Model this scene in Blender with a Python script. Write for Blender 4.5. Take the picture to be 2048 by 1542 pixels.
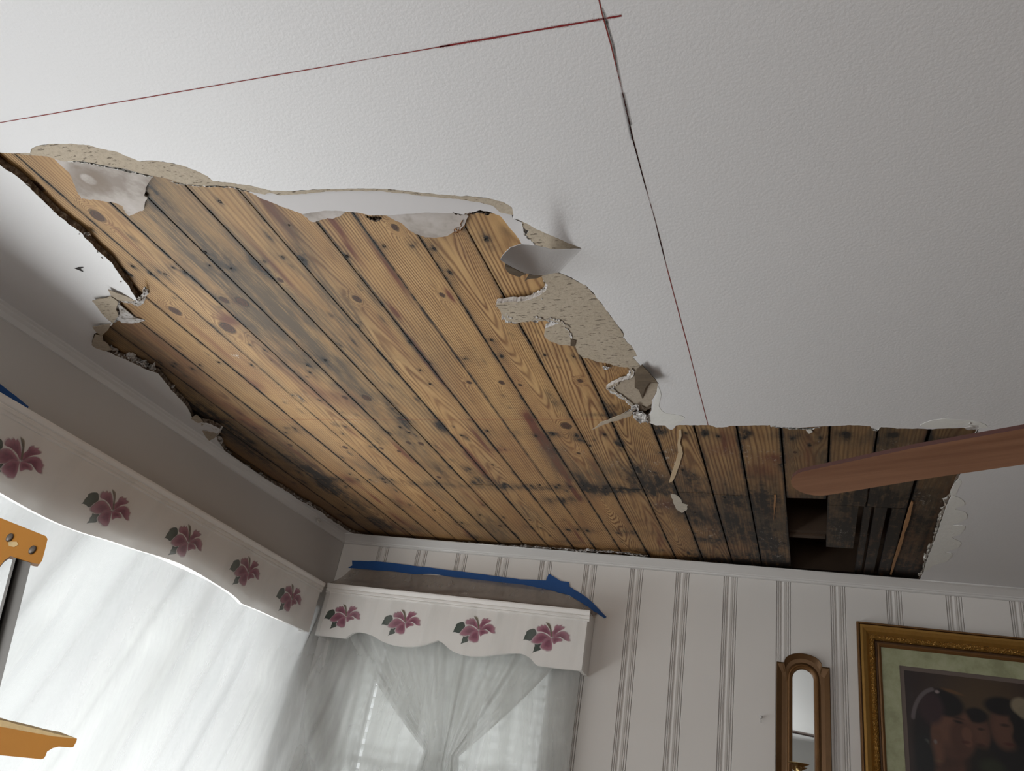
import bpy, bmesh, math, random
import numpy as np
from mathutils import Vector, Matrix
from mathutils.geometry import tessellate_polygon

random.seed(7)
rng = np.random.default_rng(11)
S = 1.15                      # camera to ceiling distance (m)
CAMZ = 1.45
Z = CAMZ + S                  # ceiling height 2.60
F = 1563.235
YAW, PITCH, ROLL = -4.11265025e-01, 4.75912401e-01, 1.86405945e-01
sc = bpy.context.scene
for o in list(bpy.data.objects):
    bpy.data.objects.remove(o)
col = sc.collection

# ------------------------------------------------------------------ camera
fwd = np.array([math.sin(YAW)*math.cos(PITCH), math.cos(YAW)*math.cos(PITCH), math.sin(PITCH)])
rt = np.array([math.cos(YAW), -math.sin(YAW), 0.0])
up = np.cross(rt, fwd)
R0 = math.cos(ROLL)*rt + math.sin(ROLL)*up
U0 = -math.sin(ROLL)*rt + math.cos(ROLL)*up
CAM = np.array([0, 0, CAMZ])
cd = bpy.data.cameras.new('camera')
cam = bpy.data.objects.new('camera', cd)
col.objects.link(cam)
cd.sensor_width = 36.0
cd.lens = F/2048*36.0
cd.clip_start = 0.02
cam.matrix_world = Matrix(((R0[0], U0[0], -fwd[0], 0), (R0[1], U0[1], -fwd[1], 0), (R0[2], U0[2], -fwd[2], CAMZ), (0, 0, 0, 1)))
sc.camera = cam

# ------------------------------------------------------------------ light
EXPOSURE = -0.12
sc.view_settings.view_transform = 'Standard'
sc.view_settings.look = 'None'
sc.view_settings.exposure = EXPOSURE
sc.view_settings.gamma = 1.0
sc.view_settings.use_curve_mapping = False
w = bpy.data.worlds.new('daylight'); sc.world = w; w.use_nodes = True
w.node_tree.nodes['Background'].inputs[0].default_value = (0.93, 0.97, 0.97, 1)
w.node_tree.nodes['Background'].inputs[1].default_value = 0.95

def area(name, loc, rot, sx, sy, power, color):
    l = bpy.data.lights.new(name, 'AREA'); l.shape = 'RECTANGLE'; l.size = sx; l.size_y = sy
    l.energy = power; l.color = color
    o = bpy.data.objects.new(name, l); col.objects.link(o)
    o.location = loc; o.rotation_euler = rot
    return o
# daylight and added fill lamps outside the windows, shining in through them
def aim(o, tgt):
    o.rotation_euler = (Vector(tgt)-o.location).to_track_quat('-Z', 'Y').to_euler()
# left window daylight; lamp set low outside, facing up to brighten the ceiling
g = area('daylight_low_left', (-3.35, 2.25, .05), (0, 0, 0), 1.35, 4.0, 500, (0.97, 0.99, 0.98)); g.rotation_euler = (math.radians(180), math.radians(35), 0)
g = area('daylight_low_back', (-1.5, 4.95, .10), (0, 0, 0), 2.0, 1.4, 110, (0.92, 0.98, 1.0)); aim(g, (-1.6, 4.0, 1.4))  # end window daylight; lamp set low, tilted up to brighten the ceiling there
area('fill_rear', (-0.3, -3.25, 1.35), (math.radians(90), 0, 0), 1.5, 1.3, 46, (1.0, 0.97, 0.93))  # added fill lamp behind the camera, lifts back wall and valance fronts
# added fill lamp at an unseen left window, behind the camera's left shoulder
g = area('fill_left', (-3.15, -.95, .95), (0, 0, 0), 2.4, 1.5, 82, (0.93, 0.97, 1.0)); aim(g, (-2.0, -.75, 1.75))

# ------------------------------------------------------------------ helpers
def ray(px, py):
    return R0*((px-1024)/F) - U0*((py-771)/F) + fwd
def Pz(px, py, z):
    d = ray(px, py); return CAM + d*((z-CAMZ)/d[2])
def Pp(px, py, p0, n):
    d = ray(px, py); n = np.array(n, float)
    return CAM + d*(np.dot(np.array(p0)-CAM, n)/np.dot(d, n))
# left wall plane, back wall plane (2.48 degrees out of square, as in the photo)
XL = -2.19*S
AB = math.atan(0.0434)
UB = np.array([math.cos(AB), math.sin(AB), 0.0])      # along back wall
NB = np.array([math.sin(AB), -math.cos(AB), 0.0])     # into the room
CB = np.array([XL, 3.323*S, 0.0])                      # wall corner, floor
def WB(s, d, z):                                       # back wall coordinates
    return CB + UB*s + NB*d + np.array([0, 0, z])
def PB(px, py, d=0.0):
    return Pp(px, py, WB(0, d, 0), NB)
def sB(p):
    return float(np.dot(np.array(p)-CB, UB))

def mk(name, verts, faces, mat, parent=None, smooth=False, matidx=None, origin=None):
    v = np.array(verts, float)
    if parent is not None:
        org = np.array(parent['_org'])
    elif origin is not None:
        org = np.array(origin, float)
    else:
        org = np.array([v[:, 0].mean(), v[:, 1].mean(), v[:, 2].min()])
    me = bpy.data.meshes.new(name)
    me.from_pydata([tuple(a) for a in (v-org)], [], [tuple(f) for f in faces])
    mats = mat if isinstance(mat, (list, tuple)) else [mat]
    for m in mats: me.materials.append(m)
    if matidx is not None: me.polygons.foreach_set('material_index', matidx)
    if smooth: me.polygons.foreach_set('use_smooth', [True]*len(me.polygons))
    me.update()
    o = bpy.data.objects.new(name, me); col.objects.link(o)
    o['_org'] = [float(a) for a in org]
    if parent is not None: o.parent = parent
    else: o.location = org
    return o
def empty(name, org, label, cat, group=None):
    o = bpy.data.objects.new(name, None); col.objects.link(o)
    o.empty_display_size = 0.1
    o.location = [float(a) for a in org]; o['_org'] = [float(a) for a in org]
    o['label'] = label; o['category'] = cat
    if group: o['group'] = group
    return o
def tag(o, label, cat, group=None):
    o['label'] = label; o['category'] = cat
    if group: o['group'] = group
    return o
def struct(o): o['kind'] = 'structure'; return o

def fixn(o):
    bm = bmesh.new(); bm.from_mesh(o.data); bmesh.ops.recalc_face_normals(bm, faces=bm.faces); bm.to_mesh(o.data); bm.free()
    return o
def bevel(o, w=0.003, seg=2):
    m = o.modifiers.new('bevel', 'BEVEL'); m.width = w; m.segments = seg; m.limit_method = 'ANGLE'; m.angle_limit = math.radians(35)
    return o
def box8(a, b, f=lambda x, y, z: (x, y, z)):
    v = [f(x, y, z) for x in (a[0], b[0]) for y in (a[1], b[1]) for z in (a[2], b[2])]
    fc = [(0, 1, 3, 2), (4, 6, 7, 5), (0, 4, 5, 1), (2, 3, 7, 6), (0, 2, 6, 4), (1, 5, 7, 3)]
    return v, fc
def box(name, a, b, mat, parent=None, f=lambda x, y, z: (x, y, z)):
    v, fc = box8(a, b, f)
    return fixn(mk(name, v, fc, mat, parent))
def merge(lst):
    V = []; Fc = []
    for v, f in lst:
        k = len(V); V += list(v); Fc += [tuple(i+k for i in q) for q in f]
    return V, Fc
def tube(pts, r, n=8, closed=False):
    pts = [np.array(p, float) for p in pts]; V = []; Fc = []
    rr = r if isinstance(r, (list, tuple)) else [r]*len(pts)
    for i, p in enumerate(pts):
        t = pts[min(i+1, len(pts)-1)]-pts[max(i-1, 0)]; t = t/np.linalg.norm(t)
        a = np.cross(t, [0, 0, 1.0]); 
        if np.linalg.norm(a) < 1e-3: a = np.cross(t, [1.0, 0, 0])
        a /= np.linalg.norm(a); b = np.cross(t, a)
        for k in range(n):
            th = 2*math.pi*k/n; V.append(p+(a*math.cos(th)+b*math.sin(th))*rr[i])
    for i in range(len(pts)-1):
        for k in range(n):
            Fc.append((i*n+k, i*n+(k+1) % n, (i+1)*n+(k+1) % n, (i+1)*n+k))
    Fc.append(tuple(range(n))); Fc.append(tuple(range((len(pts)-1)*n, len(pts)*n)))
    return V, Fc
def lathe(prof, c, n=24, ax=None):
    # prof: list of (r, z); ax: matrix columns
    A = np.eye(3) if ax is None else np.array(ax)
    V = []; Fc = []
    for r, z in prof:
        for k in range(n):
            th = 2*math.pi*k/n
            V.append(np.array(c)+A @ np.array([r*math.cos(th), r*math.sin(th), z]))
    for i in range(len(prof)-1):
        for k in range(n):
            Fc.append((i*n+k, i*n+(k+1) % n, (i+1)*n+(k+1) % n, (i+1)*n+k))
    Fc.append(tuple(range(n))[::-1]); Fc.append(tuple(range((len(prof)-1)*n, len(prof)*n)))
    return V, Fc

# smooth value noise (numpy)
def vnoise(x, y, seed=0):
    x = np.asarray(x, float); y = np.asarray(y, float)
    xi = np.floor(x).astype(np.int64); yi = np.floor(y).astype(np.int64)
    fx = x-xi; fy = y-yi; fx = fx*fx*(3-2*fx); fy = fy*fy*(3-2*fy)
    def h(a, b):
        n = (a*374761393+b*668265263+seed*1442695041) & 0x7fffffff
        n = ((n ^ (n >> 13))*1274126177) & 0x7fffffff
        n = (n ^ (n >> 16)) & 0x7fffffff
        return n/float(0x7fffffff)*2-1
    return (h(xi, yi)*(1-fx)+h(xi+1, yi)*fx)*(1-fy)+(h(xi, yi+1)*(1-fx)+h(xi+1, yi+1)*fx)*fy
def fbm(x, y, seed=0, o=4):
    r = 0; a = 1
    for i in range(o): r = r+a*vnoise(x*2**i, y*2**i, seed+i*17); a *= .5
    return r/1.8

def jag(pts, amp=1.6, step=4.0, seed=1, close=False):
    """roughen a traced outline: torn edges"""
    out = []; n = len(pts); acc = 0.0
    rg = np.random.default_rng(seed)
    for i in range(n if close else n-1):
        a = np.array(pts[i], float); b = np.array(pts[(i+1) % n], float)
        L = np.linalg.norm(b-a); k = max(1, int(L/step)); nn = np.array([-(b-a)[1], (b-a)[0]])/(L+1e-9)
        for j in range(k):
            t = j/k; acc += L/k
            d = float(vnoise(acc/14.0, seed*3.3, seed)*amp + vnoise(acc/5.0, seed*7.7, seed+5)*amp*.6)+rg.normal()*amp*.12
            if j == 0: d *= .3
            out.append(tuple(a+(b-a)*t+nn*d))
    if not close: out.append(tuple(pts[-1]))
    return out
def tess(loops):
    """loops of 2D points -> (verts2d, tris)"""
    flat = [Vector((p[0], p[1], 0)) for l in loops for p in l]
    tr = tessellate_polygon([[Vector((p[0], p[1], 0)) for p in l] for l in loops])
    return [(p.x, p.y) for p in flat], [tuple(t) for t in tr]
def slab(name, loops, z0, z1, mats, parent=None, sidemat=1, zoff=None):
    """horizontal slab from world-xy outlines; loops[0] outer, rest holes"""
    v2, tr = tess(loops); n = len(v2)
    zl = [z0]*n if zoff is None else [z0+zoff(x, y) for x, y in v2]
    V = [(x, y, zl[i]) for i, (x, y) in enumerate(v2)]+[(x, y, z1) for x, y in v2]
    Fc = []; idx = []
    for a, b, c in tr:
        A = (v2[b][0]-v2[a][0])*(v2[c][1]-v2[a][1])-(v2[b][1]-v2[a][1])*(v2[c][0]-v2[a][0])
        if abs(A) < 1e-12: continue
        if A > 0: a, b, c = a, c, b
        Fc.append((a, b, c)); idx.append(0)
        Fc.append((a+n, c+n, b+n)); idx.append(sidemat)
    k = 0
    for l in loops:
        m = len(l)
        for i in range(m):
            a = k+i; b = k+(i+1) % m
            Fc.append((a, b, b+n, a+n)); idx.append(sidemat)
        k += m
    return mk(name, V, Fc, mats, parent, matidx=idx)
def pxslab(name, pts, z0, z1, mats, parent, amp=1.6, step=4, seed=1, sidemat=1):
    pts = jag(pts, amp, step, seed, True)
    return slab(name, [[tuple(Pz(x, y, z0)[:2]) for x, y in pts]], z0, z1, mats, parent, sidemat)
def patch(name, pts, mat, parent, thick=0.0025, amp=1.2, step=4, seed=3, curl=0.0):
    """torn flap: pts = (px, py, drop below ceiling in m)"""
    P = [(p[0], p[1]) for p in pts]; J = jag(P, amp, step, seed, True)
    n = len(P); acc = []
    # drop by inverse-distance weights to the traced corners
    C = np.array(P, float); D = np.array([p[2] for p in pts])
    def dr(q):
        w = 1/(np.linalg.norm(C-np.array(q), axis=1)**2+1.0); return float((w*D).sum()/w.sum())
    xs = [q[0] for q in J]; ys = [q[1] for q in J]
    loops = [J]; v2, tr = tess(loops)
    V = []
    for q in v2: V.append(Pz(q[0], q[1], Z-dr(q)))
    n = len(V); V = V+[v+np.array([0, 0, thick]) for v in V]
    Fc = [t for t in tr]+[(a+n, c+n, b+n) for a, b, c in tr]+[(i, (i+1) % n, (i+1) % n+n, i+n) for i in range(n)]
    return fixn(mk(name, V, Fc, mat, parent))

def smoothline(pts, n=4):
    out = []
    P = [np.array(p, float) for p in pts]
    for i in range(len(P)-1):
        p0 = P[max(i-1, 0)]; p1 = P[i]; p2 = P[i+1]; p3 = P[min(i+2, len(P)-1)]
        for k in range(n):
            t = k/n; out.append(tuple(.5*((2*p1)+(-p0+p2)*t+(2*p0-5*p1+4*p2-p3)*t*t+(-p0+3*p1-3*p2+p3)*t**3)))
    out.append(tuple(P[-1])); return out
# ------------------------------------------------------------------ materials
def newmat(name):
    m = bpy.data.materials.new(name); m.use_nodes = True
    nt = m.node_tree; b = nt.nodes['Principled BSDF']
    return m, nt, b
def N(nt, t, **k):
    n = nt.nodes.new(t)
    for a, v in k.items(): setattr(n, a, v)
    return n
def L(nt, a, b): nt.links.new(a, b)
def noise(nt, scale, detail=4, rough=.5, src=None, dim='3D'):
    n = N(nt, 'ShaderNodeTexNoise'); n.inputs['Scale'].default_value = scale
    n.inputs['Detail'].default_value = detail; n.inputs['Roughness'].default_value = rough
    if src: L(nt, src, n.inputs['Vector'])
    return n.outputs['Fac']
def gpos(nt, sc3=(1, 1, 1)):
    g = N(nt, 'ShaderNodeNewGeometry'); m = N(nt, 'ShaderNodeMapping'); m.inputs['Scale'].default_value = sc3
    L(nt, g.outputs['Position'], m.inputs['Vector']); return m.outputs['Vector']
def math_(nt, op, a, b=None, clamp=False):
    n = N(nt, 'ShaderNodeMath', operation=op); n.use_clamp = clamp
    for i, v in enumerate((a, b)):
        if v is None: continue
        if isinstance(v, (int, float)): n.inputs[i].default_value = v
        else: L(nt, v, n.inputs[i])
    return n.outputs[0]
def mixc(nt, fac, a, b, blend='MIX'):
    n = N(nt, 'ShaderNodeMix', data_type='RGBA', blend_type=blend)
    for s, v in (('Factor', fac), ('A', a), ('B', b)):
        i = [x for x in n.inputs if x.name == s and (x.type == ('VALUE' if s == 'Factor' else 'RGBA'))][0]
        if isinstance(v, (int, float)): i.default_value = v
        elif isinstance(v, tuple): i.default_value = (*v, 1) if len(v) == 3 else v
        else: L(nt, v, i)
    return [x for x in n.outputs if x.type == 'RGBA'][0]
def ramp(nt, fac, stops):
    n = N(nt, 'ShaderNodeValToRGB'); cr = n.color_ramp
    while len(cr.elements) < len(stops): cr.elements.new(.5)
    for e, (p, c) in zip(cr.elements, stops):
        e.position = p; e.color = (*c, 1) if isinstance(c, tuple) else (c, c, c, 1)
    L(nt, fac, n.inputs[0]); return n.outputs[0]
def bump(nt, b, h, strength=.3, dist=.002):
    n = N(nt, 'ShaderNodeBump'); n.inputs['Strength'].default_value = strength; n.inputs['Distance'].default_value = dist
    L(nt, h, n.inputs['Height']); L(nt, n.outputs[0], b.inputs['Normal']); return n
def attr(nt, name):
    n = N(nt, 'ShaderNodeAttribute'); n.attribute_name = name; return n
def srgb(r, g, b): 
    f = lambda c: ((c/255+.055)/1.055)**2.4 if c/255 > .04045 else c/255/12.92
    return (f(r), f(g), f(b))

def paint(name, c, rough=.6, bs=120, bstr=.25, bd=.0015, var=.04, det=3):
    m, nt, b = newmat(name)
    p = gpos(nt)
    n1 = noise(nt, 2.0, 4, .5, p)
    b.inputs['Roughness'].default_value = rough
    L(nt, mixc(nt, n1, tuple(x*(1-var) for x in c), tuple(x*(1+var) for x in c)), b.inputs['Base Color'])
    if bs: bump(nt, b, noise(nt, bs, det, .6, p), bstr, bd)
    return m
M = {}
M['ceil'] = paint('ceiling_paint', (.72, .72, .73), .55, 130, .5, .0015, .02, 4)
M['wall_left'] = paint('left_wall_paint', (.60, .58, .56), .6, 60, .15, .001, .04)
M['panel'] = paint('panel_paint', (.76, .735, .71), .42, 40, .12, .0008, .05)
M['trim'] = paint('trim_paint', (.70, .69, .68), .4, 60, .2, .001, .04)
M['valance'] = paint('valance_paint', (.82, .80, .78), .45, 50, .1, .0008, .03)
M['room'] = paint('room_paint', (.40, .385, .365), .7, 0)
M['compound'] = paint('joint_compound', (.76, .76, .73), .7, 45, .5, .003, .05)

def mat_floor():
    m, nt, b = newmat('floor_boards'); p = gpos(nt, (1, 12, 1))
    L(nt, mixc(nt, noise(nt, 3, 6, .6, p), (.16, .085, .045), (.28, .16, .085)), b.inputs['Base Color']); b.inputs['Roughness'].default_value = .4
    return m
M['floor'] = mat_floor()

def mat_gypsum():
    m, nt, b = newmat('broken_gypsum'); p = gpos(nt)
    n1 = noise(nt, 60, 6, .7, p); n2 = noise(nt, 22, 4, .6, p)
    c = ramp(nt, n1, [(.34, (.22, .19, .17)), (.42, (.50, .47, .44)), (.52, (.74, .72, .71))])
    c2 = mixc(nt, ramp(nt, n2, [(.50, 0.0), (.70, .55)]), c, (.34, .27, .19))
    L(nt, c2, b.inputs['Base Color']); b.inputs['Roughness'].default_value = .95
    bump(nt, b, noise(nt, 160, 6, .75, p), 1.0, .004); return m
M['gyp'] = mat_gypsum()
def mat_edge():
    m, nt, b = newmat('board_edge'); p = gpos(nt); 
    n1 = noise(nt, 70, 6, .7, p)
    L(nt, ramp(nt, n1, [(.35, (.05, .035, .026)), (.5, (.14, .10, .07)), (.68, (.36, .30, .24))]), b.inputs['Base Color']); b.inputs['Roughness'].default_value = .95
    bump(nt, b, n1, 1, .004); return m
M['edge'] = mat_edge()
def mat_tan(name, c1, c2, crack=True, sx=1.0):
    m, nt, b = newmat(name)
    p = gpos(nt); ps = gpos(nt, (26*sx, 105, 30))
    n1 = noise(nt, 9, 5, .6, p); c = mixc(nt, n1, c1, c2)
    f = noise(nt, 90, 4, .7, p)
    c = mixc(nt, ramp(nt, f, [(.45, 0.0), (.75, .5)]), c, tuple(x*.62 for x in c1))
    if crack:
        k = noise(nt, 1.6, 3, .6, ps)
        kk = ramp(nt, k, [(.615, 0.0), (.66, 1.0)])
        c = mixc(nt, math_(nt, 'MULTIPLY', kk, .75), c, (.07, .052, .035))
        h = math_(nt, 'SUBTRACT', f, kk)
    else: h = f
    L(nt, c, b.inputs['Base Color']); b.inputs['Roughness'].default_value = .95
    bump(nt, b, h, .7, .002); return m
M['tan'] = mat_tan('torn_tan_paper', (.40, .335, .25), (.52, .45, .36))
M['tan2'] = mat_tan('torn_tan_paper_smooth', (.36, .30, .23), (.46, .39, .31), False)
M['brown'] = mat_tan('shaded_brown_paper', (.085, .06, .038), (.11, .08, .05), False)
def mat_grey():
    m, nt, b = newmat('grey_backing_paper'); p = gpos(nt)
    n1 = noise(nt, 7, 5, .6, p); n2 = noise(nt, 25, 3, .5, p)
    c = ramp(nt, n1, [(.38, (.30, .26, .23)), (.5, (.46, .42, .39)), (.65, (.56, .52, .50))])
    c = mixc(nt, ramp(nt, n2, [(.6, 0.0), (.75, .4)]), c, (.24, .19, .15))
    # round water stain (a stain with its own shape)
    cpos = Pz(177, 359, Z+.014)
    sub = N(nt, 'ShaderNodeVectorMath', operation='DISTANCE'); g = N(nt, 'ShaderNodeNewGeometry')
    L(nt, g.outputs['Position'], sub.inputs[0]); sub.inputs[1].default_value = tuple(cpos)
    ring = ramp(nt, math_(nt, 'MULTIPLY_ADD' if False else 'MULTIPLY', sub.outputs['Value'], 10.0), [(.0, 0.0), (.16, 0.0), (.22, .75), (.45, 0.55), (.62, 0.0)])
    c = mixc(nt, ring, c, (.22, .175, .14))
    L(nt, c, b.inputs['Base Color']); b.inputs['Roughness'].default_value = .9
    bump(nt, b, n2, .3, .002); return m
M['grey'] = mat_grey()
M['lilac'] = paint('old_ceiling_paint', (.60, .585, .59), .7, 50, .2, .001, .05)

def mat_wood():
    m, nt, b = newmat('weathered_pine')
    ringv = attr(nt, 'ring').outputs['Fac']; con = attr(nt, 'con').outputs['Fac']
    tone = attr(nt, 'tone').outputs['Fac']; grey = attr(nt, 'grey').outputs['Fac']
    dark = attr(nt, 'dark').outputs['Fac']; red = attr(nt, 'red').outputs['Fac']
    knot = attr(nt, 'knot').outputs['Fac']; white = attr(nt, 'white').outputs['Fac']
    p = gpos(nt); pl = gpos(nt, (60, 3.0, 1)); pm = gpos(nt, (16, 2.2, 1)); pf = gpos(nt, (260, 9, 1))
    wob = noise(nt, 1.0, 4, .55, pl)
    v = math_(nt, 'ADD', ringv, math_(nt, 'MULTIPLY', math_(nt, 'SUBTRACT', wob, .5), .8))
    s = math_(nt, 'SINE', math_(nt, 'MULTIPLY', v, 2*math.pi))
    s = math_(nt, 'ADD', math_(nt, 'MULTIPLY', s, .5), .5)
    s = math_(nt, 'POWER', s, 1.9)
    big = noise(nt, 1.0, 3, .5, pm)
    lines = math_(nt, 'MULTIPLY', math_(nt, 'MULTIPLY', s, con), ramp(nt, big, [(.30, .45), (.62, 1.0)]), True)
    base = mixc(nt, big, (.52, .300, .110), (.76, .500, .225))
    med = noise(nt, 1.0, 5, .65, gpos(nt, (22, 5, 1)))
    base = mixc(nt, ramp(nt, med, [(.42, 0.0), (.68, .55)]), base, (.38, .195, .068))
    c = mixc(nt, lines, base, (.19, .075, .020))
    c = mixc(nt, math_(nt, 'MULTIPLY', noise(nt, 1, 3, .6, pf), .30), c, (.26, .15, .070))
    strk = ramp(nt, noise(nt, 1, 6, .75, gpos(nt, (150, 7, 1))), [(.55, 0.0), (.70, .6)])
    c = mixc(nt, strk, c, (.15, .085, .045))
    c = mixc(nt, 1.0, c, tone, 'MULTIPLY')
    # reddish streaks
    c = mixc(nt, math_(nt, 'MULTIPLY', red, ramp(nt, noise(nt, 1, 3, .6, pl), [(.3, .7), (.5, 1.2)]), True), c, (.15, .040, .018))
    # grey weathering broken up by grain
    gn = ramp(nt, noise(nt, 1, 6, .72, pm), [(.34, 0.12), (.62, 1.0)])
    gn2 = ramp(nt, noise(nt, 1, 4, .65, pf), [(.30, .35), (.65, 1.0)])
    gm = math_(nt, 'MULTIPLY', math_(nt, 'MULTIPLY', grey, gn), gn2, True)
    c = mixc(nt, gm, c, (.100, .070, .042))
    # black mould / soot, plus shade painted in near the back wall
    dn = noise(nt, 38, 5, .75, gpos(nt, (1, .6, 1)))
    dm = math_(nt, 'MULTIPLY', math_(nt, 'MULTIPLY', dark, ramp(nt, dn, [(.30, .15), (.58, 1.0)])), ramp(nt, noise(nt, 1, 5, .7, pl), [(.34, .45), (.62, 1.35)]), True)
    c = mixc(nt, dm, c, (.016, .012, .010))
    # knots
    kn_ = math_(nt, 'ADD', knot, math_(nt, 'MULTIPLY', math_(nt, 'SUBTRACT', noise(nt, 130, 4, .7, p), .5), .55))
    kc = ramp(nt, kn_, [(.0, (.014, .005, .003)), (.22, (.070, .022, .008)), (.38, (.022, .008, .004)), (.52, (.095, .032, .012)), (.68, (.010, .005, .003)), (1.0, (.02, .008, .005))])
    kf = ramp(nt, kn_, [(.0, .97), (.68, .97), (.86, .35), (1.0, 0.0)])
    c = mixc(nt, kf, c, kc)
    # plaster flecks
    wn = ramp(nt, noise(nt, 70, 6, .8, gpos(nt, (1, .5, 1))), [(.57, 0.0), (.63, 1.0)])
    c = mixc(nt, math_(nt, 'MULTIPLY', white, wn, True), c, (.55, .50, .43))
    L(nt, c, b.inputs['Base Color']); b.inputs['Roughness'].default_value = .62
    h = math_(nt, 'ADD', math_(nt, 'MULTIPLY', s, -.35), noise(nt, 1, 3, .6, pf))
    bump(nt, b, h, .35, .0012); return m
M['wood'] = mat_wood()
def simple(name, c, rough=.5, metal=0.0, **k):
    m, nt, b = newmat(name); p = gpos(nt)
    n1 = noise(nt, k.get('s', 8), 5, .6, p); v = k.get('v', .12)
    L(nt, mixc(nt, n1, tuple(x*(1-v) for x in c), tuple(x*(1+v) for x in c)), b.inputs['Base Color'])
    b.inputs['Roughness'].default_value = rough; b.inputs['Metallic'].default_value = metal
    if k.get('bump'): bump(nt, b, noise(nt, k.get('bs', 120), 4, .6, p), k['bump'], .002)
    return m
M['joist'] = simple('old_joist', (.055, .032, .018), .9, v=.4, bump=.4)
M['rawwood'] = simple('raw_splinter_wood', (.55, .42, .27), .8, v=.2, s=30)
M['remnant'] = simple('plaster_remnant', (.50, .45, .38), .9, v=.25, s=60)
M['splinter'] = simple('orange_splinter_wood', (.34, .18, .08), .8, v=.3, s=30)
M['nail'] = simple('nail_hole', (.012, .009, .008), .8)
M['tape'] = simple('blue_tape', (.012, .085, .30), .65, v=.12, s=20, bump=.2)
M['gold'] = simple('antique_gold', (.36, .195, .045), .42, .55, v=.22, s=60, bump=.12)
M['gold_dark'] = simple('dark_bronze', (.10, .048, .018), .5, .3, v=.3, s=30)
M['gold_brown'] = simple('brown_gold', (.19, .092, .030), .45, .4, v=.2, s=30)
M['bronze'] = simple('bronze_mirror_frame', (.13, .066, .024), .36, .5, v=.22, s=14)
M['brass'] = simple('brass', (.5, .36, .16), .25, 1.0)
M['yellow'] = simple('yellow_plastic', (.44, .17, .002), .75, v=.18, s=10, bump=.1)
M['spatter'] = simple('spattered_top', (.62, .45, .22), .8, v=.3, s=60, bump=.5)
M['alu'] = simple('dull_aluminium', (.15, .14, .13), .5, .8, v=.12, s=25)
M['rivet'] = simple('rivet', (.12, .10, .085), .45, .6)
M['white'] = simple('white_vinyl', (.78, .78, .77), .4, v=.03)
M['chalkw'] = simple('fan_metal', (.32, .22, .12), .35, .8)

def mat_mirror():
    m, nt, b = newmat('mirror_glass'); b.inputs['Metallic'].default_value = 1; b.inputs['Roughness'].default_value = .02
    b.inputs['Base Color'].default_value = (.86, .90, .90, 1); return m
M['mirror'] = mat_mirror()
def mat_mat():
    m, nt, b = newmat('marbled_green_mat'); p = gpos(nt)
    n1 = noise(nt, 14, 6, .65, p)
    c = ramp(nt, n1, [(.36, (.27, .28, .16)), (.5, (.34, .355, .21)), (.66, (.40, .41, .26))])
    L(nt, c, b.inputs['Base Color']); b.inputs['Roughness'].default_value = .5
    b.inputs['Coat Weight'].default_value = .2; return m
M['mat'] = mat_mat()
M['purple'] = simple('inner_mat', (.13, .098, .085), .6)
def mat_vcol(name, rough=.5, alpha=False):
    m, nt, b = newmat(name); a = attr(nt, 'col'); L(nt, a.outputs['Color'], b.inputs['Base Color'])
    b.inputs['Roughness'].default_value = rough
    if alpha: L(nt, attr(nt, 'alp').outputs['Fac'], b.inputs['Alpha'])
    return m
M['print'] = mat_vcol('painted_print', .3)
M['petal'] = mat_vcol('stencil_paint', .6, True)
def mat_fan():
    m, nt, b = newmat('fan_blade_wood'); 
    tc = N(nt, 'ShaderNodeTexCoord'); mp = N(nt, 'ShaderNodeMapping'); L(nt, tc.outputs['Object'], mp.inputs['Vector'])
    mp.inputs['Rotation'].default_value = (0, 0, math.radians(25)); mp.inputs['Scale'].default_value = (1.5, 22, 6); mp.vector_type = 'TEXTURE'; mp.inputs['Scale'].default_value = (1/1.5, 1/26, 1/6); mp.inputs['Rotation'].default_value = (0, 0, math.radians(-25))
    n1 = noise(nt, 1.2, 5, .6, mp.outputs[0])
    L(nt, ramp(nt, n1, [(.35, (.20, .095, .055)), (.65, (.30, .155, .090))]), b.inputs['Base Color']); b.inputs['Roughness'].default_value = .38
    return m
M['fan'] = mat_fan()
M['fanedge'] = simple('fan_blade_edge', (.075, .026, .020), .4)

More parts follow.
